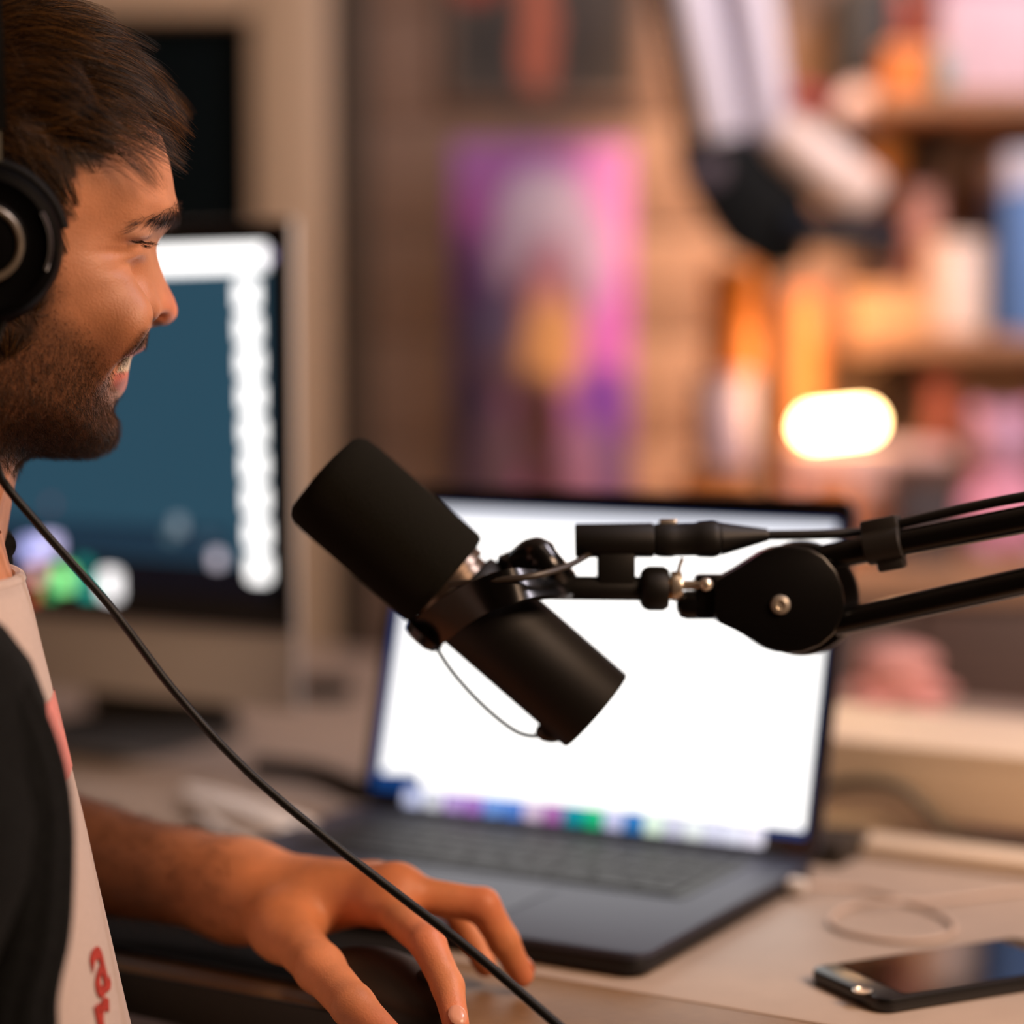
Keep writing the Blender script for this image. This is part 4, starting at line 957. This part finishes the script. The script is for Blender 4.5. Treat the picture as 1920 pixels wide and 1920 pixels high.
wc = thing('cable_coil', dz(470, 1530), 'folded thick white cable lying on the desk behind the man\'s wrist', 'cable')
def strand(pts, r): return MB().tube(spline(pts, 8), r, 10)
obj('strand', strand([dz(352, 1492, .006), dz(420, 1508, .007), dz(500, 1532, .007), dz(560, 1552, .006), dz(580, 1560, .009)], .0085), m_wcab, wc)
obj('strand', strand([dz(356, 1500, .012), dz(430, 1518, .013), dz(510, 1548, .012), dz(575, 1570, .006)], .0055), m_wcab, wc)
obj('strand', strand([dz(362, 1516, .005), dz(400, 1550, .005), dz(450, 1580, .005), dz(520, 1592, .005), dz(570, 1578, .005)], .0050), m_wcab, wc)
bl = thing('black_lead', dz(560, 1450), 'black cable curving over the desk from the desktop computer\'s foot', 'cable')
obj('lead', MB().tube(spline([dz(478, 1436, .008), dz(530, 1440, .008), dz(600, 1450, .008), dz(650, 1468, .008), dz(692, 1488, .008)], 8), .0075, 8), m_black, bl)

# riser behind the laptop, right
m_cream = mat('cream_paint', (236, 214, 186), rough=.5, var=.03, vscale=20)
rb = Z(1730, 1575, DZ); ru = (rb - D0).dot(DU); rn = (rb - D0).dot(DN)
ris = thing('desk_riser', dk(ru, rn + .07), 'low cream desk riser standing behind the laptop', 'riser')
RL0, RL1 = ru - .17, ru + .33
obj('top_board', MB().box(dm((RL0 + RL1) / 2, rn + .075, 0) @ T((0, 0, 0)), RL1 - RL0, .15, .014, .002), m_cream, ris).location.z += DZ + .058
obj('front_panel', MB().box(dm((RL0 + RL1) / 2, rn + .006, 0), RL1 - RL0, .012, .040, .001), m_cream, ris).location.z += DZ + .034
for u in (RL0 + .02, RL1 - .02):
    for n in (.02, .125): obj('foot', MB().cyl(dk(u, rn + n, 0), dk(u, rn + n, .052), .011, seg=16), m_black, ris).location.z += DZ
q = Z(1760, 1614, DZ); qu = (q - D0).dot(DU); qn = (q - D0).dot(DN)
bar = thing('cable_cover', dk(qu, qn), 'slim cream cable cover lying on the desk in front of the riser', 'cable cover')
obj('channel', MB().box(dm(qu + .12, qn, 0), .36, .036, .010, .003), m_cream, bar).location.z += DZ + .0055
obj('end_cap', MB().box(dm(qu - .061, qn, 0), .006, .038, .0115, .002), m_cream, bar).location.z += DZ + .006
gc = thing('grey_cable', P(1650, 1460, 1.43), 'grey cable looping up in front of the cream riser', 'cable')
rfp = dk(ru, rn - .006, DZ)
def rf(px, py): return onplane(px, py, rfp, DN)
obj('lead', MB().tube(spline([dz(1520, 1570, .004), rf(1510, 1500), rf(1560, 1474), rf(1630, 1464), rf(1690, 1478), rf(1735, 1516), rf(1775, 1558), rf(1830, 1577), rf(1940, 1598), rf(2080, 1622)], 8), .0036, 8), mat('grey_rubber', (96, 88, 72), rough=.6), gc)
hub = thing('usb_hub', dz(1565, 1612), 'small dark hub behind the laptop\'s right corner', 'hub')
obj('case', MB().box(dm(*((dz(1562, 1608) - D0).dot(v) for v in (DU, DN)), 0), .034, .052, .016, .004), mat('hub_grey', (52, 46, 40), rough=.5), hub).location.z += DZ + .0085
obj('port', MB().box(dm((dz(1562, 1608) - D0).dot(DU), (dz(1562, 1608) - D0).dot(DN) - .026, 0), .014, .002, .006, .0005), m_black, hub).location.z += DZ + .0085
# ================================================================ ROOM
WY = 2.9
def struct(name, mb, m, **k): o = obj(name, mb, m, None, **k); o['kind'] = 'structure'; return o
m_wall = mat('brown_wall_paint', (140, 116, 100), rough=.8, var=.06, vscale=8)
m_plank = mat('stained_plank', (142, 116, 98), rough=.6, rgb2=(128, 102, 84), vscale=9, aniso=(1.2, 10, 22), bump=.15, bscale=120)
m_floor = mat('floor_boards', (92, 70, 54), rough=.5, var=.1, vscale=12); m_ceil = mat('ceiling_paint', (205, 195, 182), rough=.9)
X0, X1, Y0, Y1, ZC = -2.0, 1.9, -1.9, WY, 2.6
struct('floor', MB().box(T(((X0 + X1) / 2, (Y0 + Y1) / 2, -.02)), X1 - X0, Y1 - Y0, .04), m_floor, smooth=False)
struct('ceiling', MB().box(T(((X0 + X1) / 2, (Y0 + Y1) / 2, ZC + .02)), X1 - X0, Y1 - Y0, .04), m_ceil, smooth=False)
struct('wall_left', MB().box(T((X0 - .03, (Y0 + Y1) / 2, ZC / 2)), .06, Y1 - Y0, ZC), m_wall, smooth=False)
struct('wall_right', MB().box(T((X1 + .03, (Y0 + Y1) / 2, ZC / 2)), .06, Y1 - Y0, ZC), m_wall, smooth=False)
struct('wall_front', MB().box(T(((X0 + X1) / 2, Y0 - .03, ZC / 2)), X1 - X0 + .12, .06, ZC), m_wall, smooth=False)
wb = struct('wall_back', MB().box(T(((X0 + X1) / 2, WY + .05, ZC / 2)), X1 - X0 + .12, .06, ZC), m_wall, smooth=False)
xp = Y(692, 500, WY).x; zb = Y(0, 430, WY).z; bh = .146
k = -12
while True:
    z0 = zb + k * bh
    if z0 + bh > ZC: break
    if z0 > .05:
        w_ = X1 - xp; n_ = 2; cut = xp + w_ * (.38 + .3 * random.random())
        for (xa, xb) in ((xp, cut), (cut, X1)):
            obj('plank', MB().box(T(((xa + xb) / 2, WY + .012 + random.uniform(-.002, .002), z0 + bh / 2)), xb - xa - .003, .016, bh - .003, .001), m_plank, wb)
    k += 1
# window on the left: cream frame, night-black pane
xi, xo = Y(478, 300, WY).x, Y(622, 300, WY).x; zt = Y(300, 36, WY).z; zbm = .76; xl = -1.75
m_frame = mat('cream_gloss_paint', (194, 166, 134), rough=.45)
win = struct('window_1', MB().box(T(((xl + xi) / 2, WY + .008, (zbm + zt) / 2)), xi - xl, .012, zt - zbm), mat('night_pane', (9, 17, 18), rough=.5, spec=.06), smooth=False)
for nm, (xa, xb, za, zb_) in dict(right_jamb=(xi, xo, zbm - .10, zt + .20), head=(xl - .13, xi, zt, zt + .20), left_jamb=(xl - .13, xl, zbm - .1, zt), sill_rail=(xl, xi, zbm - .10, zbm)).items():
    obj(nm, MB().box(T(((xa + xb) / 2, WY - .012, (za + zb_) / 2)), xb - xa, .06, zb_ - za, .008), m_frame, win)
struct('gap_shade_1', MB().box(T(((xo + xp) / 2, WY + .004, ZC / 2)), xp - xo - .004, .03, ZC, .003), mat('gap_shade_brown', (62, 50, 36), rough=.6))  # dark strip painted as the shade in the gap beside the window frame
struct('baseboard_back', MB().box(T(((xp + X1) / 2, WY - .004, .05)), X1 - xp, .016, .1, .003), m_plank)

# ---------------------------------------------------------------- poster and picture
pc_ = Y(1017, 620, WY); pw, ph = .240, .505; s = .725e-3
def bl(px, py, rx, ry, rgb): return ((px - 1017) * s, -(py - 620) * s, rx * s, ry * s, rgb)
m_post = blob_mat('poster_print', (156, 96, 168), [bl(1150, 400, 90, 150, (201, 132, 204)), bl(880, 420, 50, 70, (160, 84, 166)), bl(880, 560, 55, 130, (83, 41, 115)), bl(890, 700, 60, 140, (59, 41, 93)), bl(880, 860, 60, 130, (45, 32, 79)), bl(1150, 620, 60, 130, (177, 97, 187)),
    bl(1130, 770, 60, 90, (99, 51, 155)), bl(1140, 880, 60, 80, (83, 65, 123)), bl(960, 660, 70, 90, (101, 79, 97)), bl(1030, 480, 110, 150, (177, 166, 198)), bl(1020, 380, 80, 60, (195, 186, 211)), bl(1025, 560, 70, 100, (108, 59, 79)), bl(1030, 500, 40, 60, (171, 128, 150)), bl(930, 600, 40, 70, (88, 81, 123)),
    bl(1030, 580, 45, 50, (195, 141, 150)), bl(1035, 645, 58, 95, (201, 155, 105)), bl(1010, 800, 50, 110, (70, 38, 45)), bl(930, 860, 50, 110, (110, 92, 120)), bl(1090, 880, 46, 100, (132, 102, 150)), bl(1020, 900, 30, 60, (59, 33, 41))])
po_ = obj('poster', MB().box(T((0, 0, 0)), pw, .002, ph), m_post, None, smooth=False); po_.location = (pc_.x, WY - .0005, pc_.z); tag(po_, 'purple and pink abstract poster hung on the brown plank wall', 'poster')
pq = Y(1015, 60, WY); s2 = .725e-3
pic = thing('picture', (pq.x, WY, pq.z), 'dark framed print with an orange stripe above the purple poster', 'picture')
def b2(px, py, rx, ry, rgb): return ((px - 1015) * s2, -(py - 60) * s2, rx * s2, ry * s2, rgb)
art = obj('print', MB().box(T((0, 0, 0)), .24, .006, .17), blob_mat('dark_print', (62, 54, 46), [b2(905, 85, 50, 60, (46, 42, 36)), b2(1120, 110, 60, 60, (52, 44, 34)), b2(1010, 60, 36, 120, (190, 104, 74)), b2(895, -30, 50, 40, (150, 60, 36))]), None, smooth=False)
art.parent = pic; art.location = (0, -.004, 0)
fr = MB()
for (x, z, w_, h_) in ((0, .0925, .27, .015), (0, -.0925, .27, .015), (-.1275, 0, .015, .17), (.1275, 0, .015, .17)): fr.box(T((pq.x + x, WY - .004, pq.z + z)), w_, .016, h_, .002)
obj('picture_frame', fr, mat('picture_frame_brown', (104, 82, 66), rough=.6), pic)

# ---------------------------------------------------------------- sideboard and shelves on the right
m_side = mat('dark_walnut', (92, 66, 54), rough=.5, rgb2=(74, 52, 42), vscale=12, aniso=(1, 8, 14))
m_sidetop = mat('oak_top', (196, 150, 112), rough=.5, rgb2=(178, 132, 96), vscale=12, aniso=(2, 20, 20))
SX0, SX1, SY0, SY1, SZ = .04, 1.72, 2.42, 2.88, .845
sb = thing('sideboard', ((SX0 + SX1) / 2, (SY0 + SY1) / 2, 0), 'dark walnut sideboard with oak top under the wall shelves', 'sideboard')
obj('body', MB().box(T(((SX0 + SX1) / 2, (SY0 + SY1) / 2 + .01, .44)), SX1 - SX0, SY1 - SY0 - .02, .74, .003), m_side, sb)
obj('top', MB().box(T(((SX0 + SX1) / 2, (SY0 + SY1) / 2, SZ - .0175)), SX1 - SX0 + .02, SY1 - SY0, .035, .003), m_sidetop, sb)
for k in range(4):
    w_ = (SX1 - SX0) / 4; xc = SX0 + w_ * (k + .5)
    dr = obj('door', MB().box(T((xc, SY0 + .012, .44)), w_ - .008, .016, .72, .003), m_side, sb); obj('knob', MB().ell(T((xc + .15 * (1 if k % 2 == 0 else -1), SY0 - .006, .5)), .012, .012, .012, 2), m_brass, dr)
for x in (SX0 + .05, SX1 - .05):
    for y in (SY0 + .06, SY1 - .06): obj('foot', MB().cyl((x, y, 0), (x, y, .075), .02, .026, 16), m_side, sb)
m_shelf = mat('shelf_wood', (186, 140, 104), rough=.5, rgb2=(166, 122, 90), vscale=12, aniso=(2, 20, 20))
def shelf(px0, pyt, d, th, label, y0):
    a = P(px0, pyt, d); z = Y(px0, pyt, y0).z; x0 = Y(px0, pyt, y0).x
    t_ = thing('wall_shelf', ((x0 + X1) / 2, (y0 + WY) / 2, z), label, 'shelf', None)
    obj('board', MB().box(T(((x0 + X1 - .1) / 2, (y0 + WY) / 2, z - th / 2)), X1 - .1 - x0, WY - y0, th, .003), m_shelf, t_)
    for x in (x0 + .08, X1 - .3): obj('bracket', MB().prism(Matrix.Translation((x, WY, z - th)) @ Matrix.Rotation(math.pi / 2, 4, 'Y'), [(0, 0), (0, -.16), (.012, -.16), (.12, -.012), (.12, 0)], .012, .001), m_dkmetal, t_)
    return z
zu = shelf(1655, 168, 2.7, .026, 'upper wooden wall shelf with pink and orange boxes', 2.66)
zm = shelf(1600, 626, 2.7, .024, 'lower wooden wall shelf carrying the amber box and cream jar', 2.66)

# ---------------------------------------------------------------- things on the shelves and sideboard
def px2(x0, y0, x1, y1, y):
    a = Y(x0, y1, y); b = Y(x1, y0, y); return (a.x + b.x) / 2, a.z, b.x - a.x, b.z - a.z
def carton(name, x0, y0, x1, y1, y, dep, m, m2, label, cat='box', base=None, group=None, rot=0.0):
    x, z, w_, h_ = px2(x0, y0, x1, y1, y); 
    if base is not None: h_ = z + h_ - base; z = base
    t_ = thing(name, (x, y + dep / 2, z), label, cat, group); M = T((x, y + dep / 2, z)) @ Rz(rot)
    obj('box_body', MB().box(M @ T((0, 0, h_ * .40)), w_, dep, h_ * .80, .002), m, t_)
    obj('box_lid', MB().box(M @ T((0, 0, h_ * .90)), w_ + .004, dep + .004, h_ * .2, .002), m2, t_); return z + h_
def tin(name, x0, y0, x1, y1, y, m, m2, label, cat='tin', base=None):
    x, z, w_, h_ = px2(x0, y0, x1, y1, y); r = w_ / 2
    if base is not None: h_ = z + h_ - base; z = base
    t_ = thing(name, (x, y + r, z), label, cat); M = T((x, y + r, z))
    obj('can_body', MB().lathe(M, [(r * .93, 0), (r, .003), (r, h_ * .86), (r * .96, h_ * .88)], 32), m, t_)
    obj('can_lid', MB().lathe(M @ T((0, 0, h_ * .86)), [(r * 1.0, 0), (r * 1.03, .002), (r * 1.03, h_ * .11), (r * .98, h_ * .14), (r * .5, h_ * .14)], 32), m2, t_); return z + h_, t_
def plush(name, x0, y0, x1, y1, y, m, m2, label, base, ears=True):
    x, z, w_, h_ = px2(x0, y0, x1, y1, y); h_ = z + h_ - base; z = base
    t_ = thing(name, (x, y + w_ * .3, z), label, 'plush toy'); c = Vector((x, y + w_ * .3, z))
    obj('torso', MB().ell(T(c + Vector((0, 0, h_ * .32))), w_ * .42, w_ * .34, h_ * .32, 3), m, t_)
    obj('head', MB().ell(T(c + Vector((0, -w_ * .04, h_ * .74))), w_ * .36, w_ * .32, h_ * .25, 3), m2, t_)
    for s_ in (-1, 1):
        obj('paw', MB().ell(T(c + Vector((s_ * w_ * .36, -w_ * .16, h_ * .30))), w_ * .14, w_ * .16, h_ * .12, 2), m, t_)
        obj('foot', MB().ell(T(c + Vector((s_ * w_ * .24, -w_ * .26, h_ * .09))), w_ * .16, w_ * .2, h_ * .09, 2), m2, t_)
        if ears: obj('ear', MB().ell(T(c + Vector((s_ * w_ * .26, 0, h_ * .94))), w_ * .11, w_ * .06, h_ * .07, 2), m, t_)
def pc(n, rgb, r=.6): return mat(n, rgb, rough=r, var=.08, vscale=30)
# upper shelf
carton('gift_box', 1762, -70, 1960, 168, 2.70, .12, pc('pale_pink_card', (240, 206, 214)), pc('pink_card', (236, 178, 204)), 'large pale pink box on the upper shelf', base=zu)
carton('small_box', 1666, 84, 1752, 168, 2.69, .07, pc('orange_card', (226, 132, 50)), pc('peach_card', (230, 160, 110)), 'small orange box on the upper shelf beside the pink box', base=zu)
tin('teal_tin', 1752, 96, 1790, 168, 2.665, pc('teal_paint', (120, 170, 160)), pc('mint_paint', (200, 220, 205)), 'small teal tin in front of the pale pink box', base=zu)
x, z, w_, h_ = px2(1690, -20, 1780, 84, 2.75)
plush('plush_toy', 1672, -25, 1746, 84, 2.78, pc('coral_plush', (210, 110, 100), .95), pc('rose_plush', (216, 140, 136), .95), 'coral plush toy behind the small orange box on the upper shelf', base=zu)
# speaker left of the upper shelf
x, z, w_, h_ = px2(1556, -30, 1690, 262, 2.80)
spk = thing('wall_speaker', (x, WY, z + h_ / 2), 'black wall speaker with pale cone and tan highlight ball', 'speaker')
obj('cabinet', MB().box(T((x, WY - .06, z + h_ / 2)), w_ * .8, .11, h_, .006), mat('speaker_black', (22, 24, 24), rough=.6), spk)
q = P(1624, 196, 2.72); cn = MB(); cn.ell(T((q.x, WY - .118, q.z)),   .024, .018, .024, 3); cn.lathe(frame((q.x, WY - .116, q.z), (0, -1, 0)), [(.027, 0), (.032, .001), (.032, .004), (.027, .005)], 32); obj('cone', cn, pc('pale_cone', (196, 184, 200)), spk)
q = P(1675, 286, 2.72); kb = MB(); kb.ell(T((q.x, WY - .10, q.z)), .024, .024, .024, 3); kb.cyl((q.x, WY - .1, q.z), (q.x, WY - .0, q.z), .006); obj('knob', kb, mat('tan_glint', (236, 172, 100), rough=.4, metal=.1), spk)  # pale tan ball put in to stand for a blurred highlight
# lower shelf
zj = zm
tin('round_jar', 1742, 446, 1862, 626, 2.68, pc('cream_ceramic', (245, 222, 206), .3), pc('cream_lid', (245, 222, 206), .3), 'round cream jar on the lower shelf', 'jar', base=zm)
carton('long_box', 1598, 540, 1742, 626, 2.665, .08, pc('amber_card', (232, 176, 118)), pc('amber_lid', (232, 178, 124)), 'long amber box on the lower shelf beside the cream jar', base=zm)
carton('blue_box', 1884, 285, 2010, 626, 2.70, .12, pc('blue_card', (96, 140, 200)), pc('white_card', (226, 224, 236)), 'tall blue and white box at the right edge on the lower shelf', base=zm)
plush('plush_toy', 1680, 345, 1780, 626, 2.76, pc('mauve_plush', (176, 130, 120), .95), pc('dusty_pink_plush', (206, 152, 134), .95), 'tall dusty pink plush toy behind the amber box on the lower shelf', base=zm)
# sideboard top: stack, tube, lamp, boxes
zs_ = SZ
z1 = carton('stack_box', 1288, 882, 1400, 990, 2.56, .11, pc('orange_box', (232, 140, 50)), pc('dark_orange', (150, 96, 40)), 'orange box at the foot of the stack on the sideboard', base=SZ)
z2, can = tin('tea_caddy', 1308, 700, 1420, 880, 2.56, pc('white_tin', (236, 210, 216), .4), pc('lilac_lid', (226, 196, 196), .4), 'white caddy with red stripe stacked on the orange box', 'caddy', base=z1)
cx_, cy_ = can.location.x, can.location.y; rr_ = px2(1308, 700, 1420, 880, 2.56)[2] / 2
st = MB(); V = []; F = []
for i in range(7):
    a_ = math.radians(168 + i * 9); 
    for z in (z1 + .012, z2 - .03): V.append((cx_ + (rr_ + .0012) * math.cos(a_), cy_ + (rr_ + .0012) * math.sin(a_), z))
for i in range(6): F.append((2 * i, 2 * i + 2, 2 * i + 3, 2 * i + 1))
st.add(V, F); obj('red_stripe', st, pc('red_label', (150, 50, 44)), can)
tin('orange_canister', 1328, 495, 1432, 700, 2.57, pc('orange_tin', (244, 146, 56), .4), pc('amber_tin', (250, 165, 80), .4), 'orange canister on top of the white caddy', 'canister', base=z2)
x, z, w_, h_ = px2(1474, 545, 1560, 990, 2.80)
tb = thing('cardboard_tube', (x, 2.84, SZ), 'tall orange cardboard tube leaning behind the lamp', 'tube'); tb['label'] = 'tall orange cardboard tube standing behind the small lamp'
obj('shell', MB().cyl((x, 2.835, SZ), (x, 2.835, z + h_ - .012), w_ / 2 * .86, seg=28), pc('orange_tube', (240, 160, 96)), tb); obj('end_cap', MB().cyl((x, 2.835, z + h_ - .014), (x, 2.835, z + h_), w_ / 2 * .92, seg=28, bevel=.002), pc('tube_cap', (226, 140, 84)), tb)
z3 = carton('storage_box', 1492, 838, 1784, 990, 2.58, .14, pc('blush_card', (238, 196, 184)), pc('blush_lid', (238, 200, 190)), 'wide blush storage box under the small lamp', base=SZ)
carton('orange_packet', 1528, 905, 1604, 1010, 2.50, .05, pc('ochre_card', (226, 130, 40)), pc('ochre_lid', (214, 120, 40)), 'small ochre packet in front of the blush storage box', base=SZ)
carton('dark_box', 1684, 868, 1800, 1010, 2.47, .08, pc('slate_card', (70, 62, 64)), pc('brown_card', (92, 58, 40)), 'dark box between the blush storage box and the pink plush toy', base=SZ)
carton('yellow_packet', 1284, 968, 1368, 1030, 2.46, .05, pc('yellow_card', (240, 160, 40)), pc('yellow_lid', (240, 150, 40)), 'low yellow packet in front of the orange stack box', base=SZ)
plush('plush_toy', 1800, 760, 1980, 1020, 2.56, pc('pink_plush', (244, 170, 196), .95), pc('lilac_plush', (206, 160, 186), .95), 'big pink plush toy at the right end of the sideboard', base=SZ)
plush('plush_toy', 1732, 705, 1808, 868, 2.70, pc('red_plush', (146, 78, 62), .95), pc('brick_plush', (156, 84, 66), .95), 'red plush toy behind the dark box on the sideboard', base=SZ)
# lamp
lc_ = P(1572, 795, 2.66); lamp = thing('table_lamp', (lc_.x, lc_.y, z3), 'small table lamp with a glowing oblong bulb', 'lamp')
tdir = Vector((1, 0, .10)).normalized()
bulb = MB(); hl = .043
bulb.lathe(frame(lc_ - tdir * hl, tdir), [(.004, -.004), (.011, .0), (.0155, .006), (.0165, .014), (.0165, 2 * hl - .014), (.0155, 2 * hl - .006), (.011, 2 * hl), (.004, 2 * hl + .004)], 28)
obj('bulb', bulb, mat('lamp_glow', (255, 206, 140), emit=34), lamp)
obj('stem', MB().cyl((lc_.x, lc_.y + .03, z3 + .006), (lc_.x, lc_.y + .03, lc_.z), .006, seg=16), m_dkmetal, lamp); obj('base', MB().lathe(T((lc_.x, lc_.y + .03, z3)), [(.03, 0), (.034, .003), (.03, .007), (.008, .009)], 28), m_dkmetal, lamp)
obj('bulb_holder', MB().cyl((lc_.x, lc_.y + .034, lc_.z), (lc_.x, lc_.y + .014, lc_.z), .012, seg=20), m_dkmetal, lamp)
ld = bpy.data.lights.new('lamp_glow_light', 'POINT'); ld.energy = 0.8; ld.color = (1.0, .60, .32); ld.shadow_soft_size = .03
lo_ = bpy.data.objects.new('lamp_glow_light', ld); COL.objects.link(lo_); lo_.location = lc_ + Vector((-.05, -.11, .08)); lo_.parent = lamp; lo_.matrix_parent_inverse = Matrix.Translation(lamp.location).inverted()
# pole stand with a white twin arm
SD = 2.30
def sp_(px, py, d=SD): return P(px, py, d)
m_warm = mat('white_tube_paint', (240, 236, 248), rough=.4); m_rig = mat('rig_black', (8, 13, 15), rough=.6, spec=.15)
bx = sp_(1442, 800); bz = DZ
rig = thing('lamp_stand', (bx.x, bx.y + .16, SZ), 'black pole stand carrying a white twin arm and cream cylinder head', 'stand')
by = bx.y + .16
RD = by
def sy(px, py, dy=0.0): return Y(px, py, RD + dy)
pb_ = sy(1444, 480); obj('pole', MB().cyl((pb_.x, RD, SZ + .01), (pb_.x, RD, pb_.z), .0085, seg=16), m_rig, rig)
obj('base', MB().lathe(T((pb_.x, RD, SZ)), [(.034, 0), (.040, .003), (.040, .045), (.034, .056), (.012, .062)], 28), m_rig, rig)
mpx = RD / FPX
def poly(pts, c): return [((x - c[0]) * mpx, -(y - c[1]) * mpx) for x, y in pts][::-1]
cj = (1390, 385); br = sy(*cj)
obj('bracket', MB().prism(frame(br, (0, -1, 0), (1, 0, 0)), poly([(1268, 262), (1330, 258), (1440, 268), (1500, 330), (1530, 420), (1498, 505), (1450, 512), (1360, 460), (1320, 400), (1280, 330)], cj), .05, .006), m_rig, rig)
obj('bracket_knob', MB().cyl(sy(1330, 320, -.024), sy(1330, 320, -.040), .018, seg=24, bevel=.003), mat('knob_mauve', (96, 88, 100), rough=.3), rig)
obj('arm_tube', MB().cyl(sy(1353, 262, -.01), sy(1270, -140, -.01), .0265, seg=24, bevel=.004), m_warm, rig)
obj('arm_tube', MB().cyl(sy(1450, 262, .005), sy(1396, -140, .005), .0225, seg=24, bevel=.004), m_warm, rig)
obj('arm_rail', MB().cyl(sy(1292, 300, .01), sy(1212, -140, .01), .008, seg=16), m_rig, rig)
obj('arm_slot', MB().cyl(sy(1402, 262, .02), sy(1335, -140, .02), .014, seg=16), mat('slot_grey', (120, 112, 132), rough=.5), rig)
ra_ = sy(1455, 240, -.02); rb_ = sy(1618, 372, -.02); rv = (rb_ - ra_)
obj('cylinder_head', MB().lathe(frame(ra_, rv), [(.012, 0), (.026, .004), (.031, .02), (.033, rv.length * .6), (.034, rv.length), (.028, rv.length + .008), (.01, rv.length + .01)], 32), mat('cream_metal', (250, 226, 212), rough=.35), rig)
obj('red_cap', MB().lathe(frame(sy(1510, 205, -.01), (0.2, -.3, 1)), [(.012, 0), (.022, .004), (.024, .018), (.016, .026), (.004, .028)], 24), pc('red_cap_paint', (184, 80, 78), .4), rig)
obj('side_bar', MB().cyl(sy(1478, 428, -.03), sy(1690, 448, -.03), .021, seg=20, bevel=.003), mat('bar_blue_black', (20, 28, 40), rough=.5, spec=.2), rig)
# on the desk's far side
q = Z(1690, 1338, DZ); plq = plush('plush_toy', 1585, 1215, 1800, 1338, q.y, pc('blush_plush', (226, 160, 148), .95), pc('salmon_plush', (226, 164, 152), .95), 'low blush plush toy lying on the desk behind the riser', base=DZ, ears=False)
q = Z(612, 1308, DZ); bxs = thing('black_adapter', q, 'small black box at the back of the desk beside the computer', 'adapter')
obj('case', MB().box(dm((q - D0).dot(DU), (q - D0).dot(DN), 0), .05, .03, .019, .003), m_black, bxs).location.z += DZ + .0100
obj('plug_face', MB().box(dm((q - D0).dot(DU), (q - D0).dot(DN) - .016, 0), .03, .003, .011, .001), m_glass, bxs).location.z += DZ + .0100
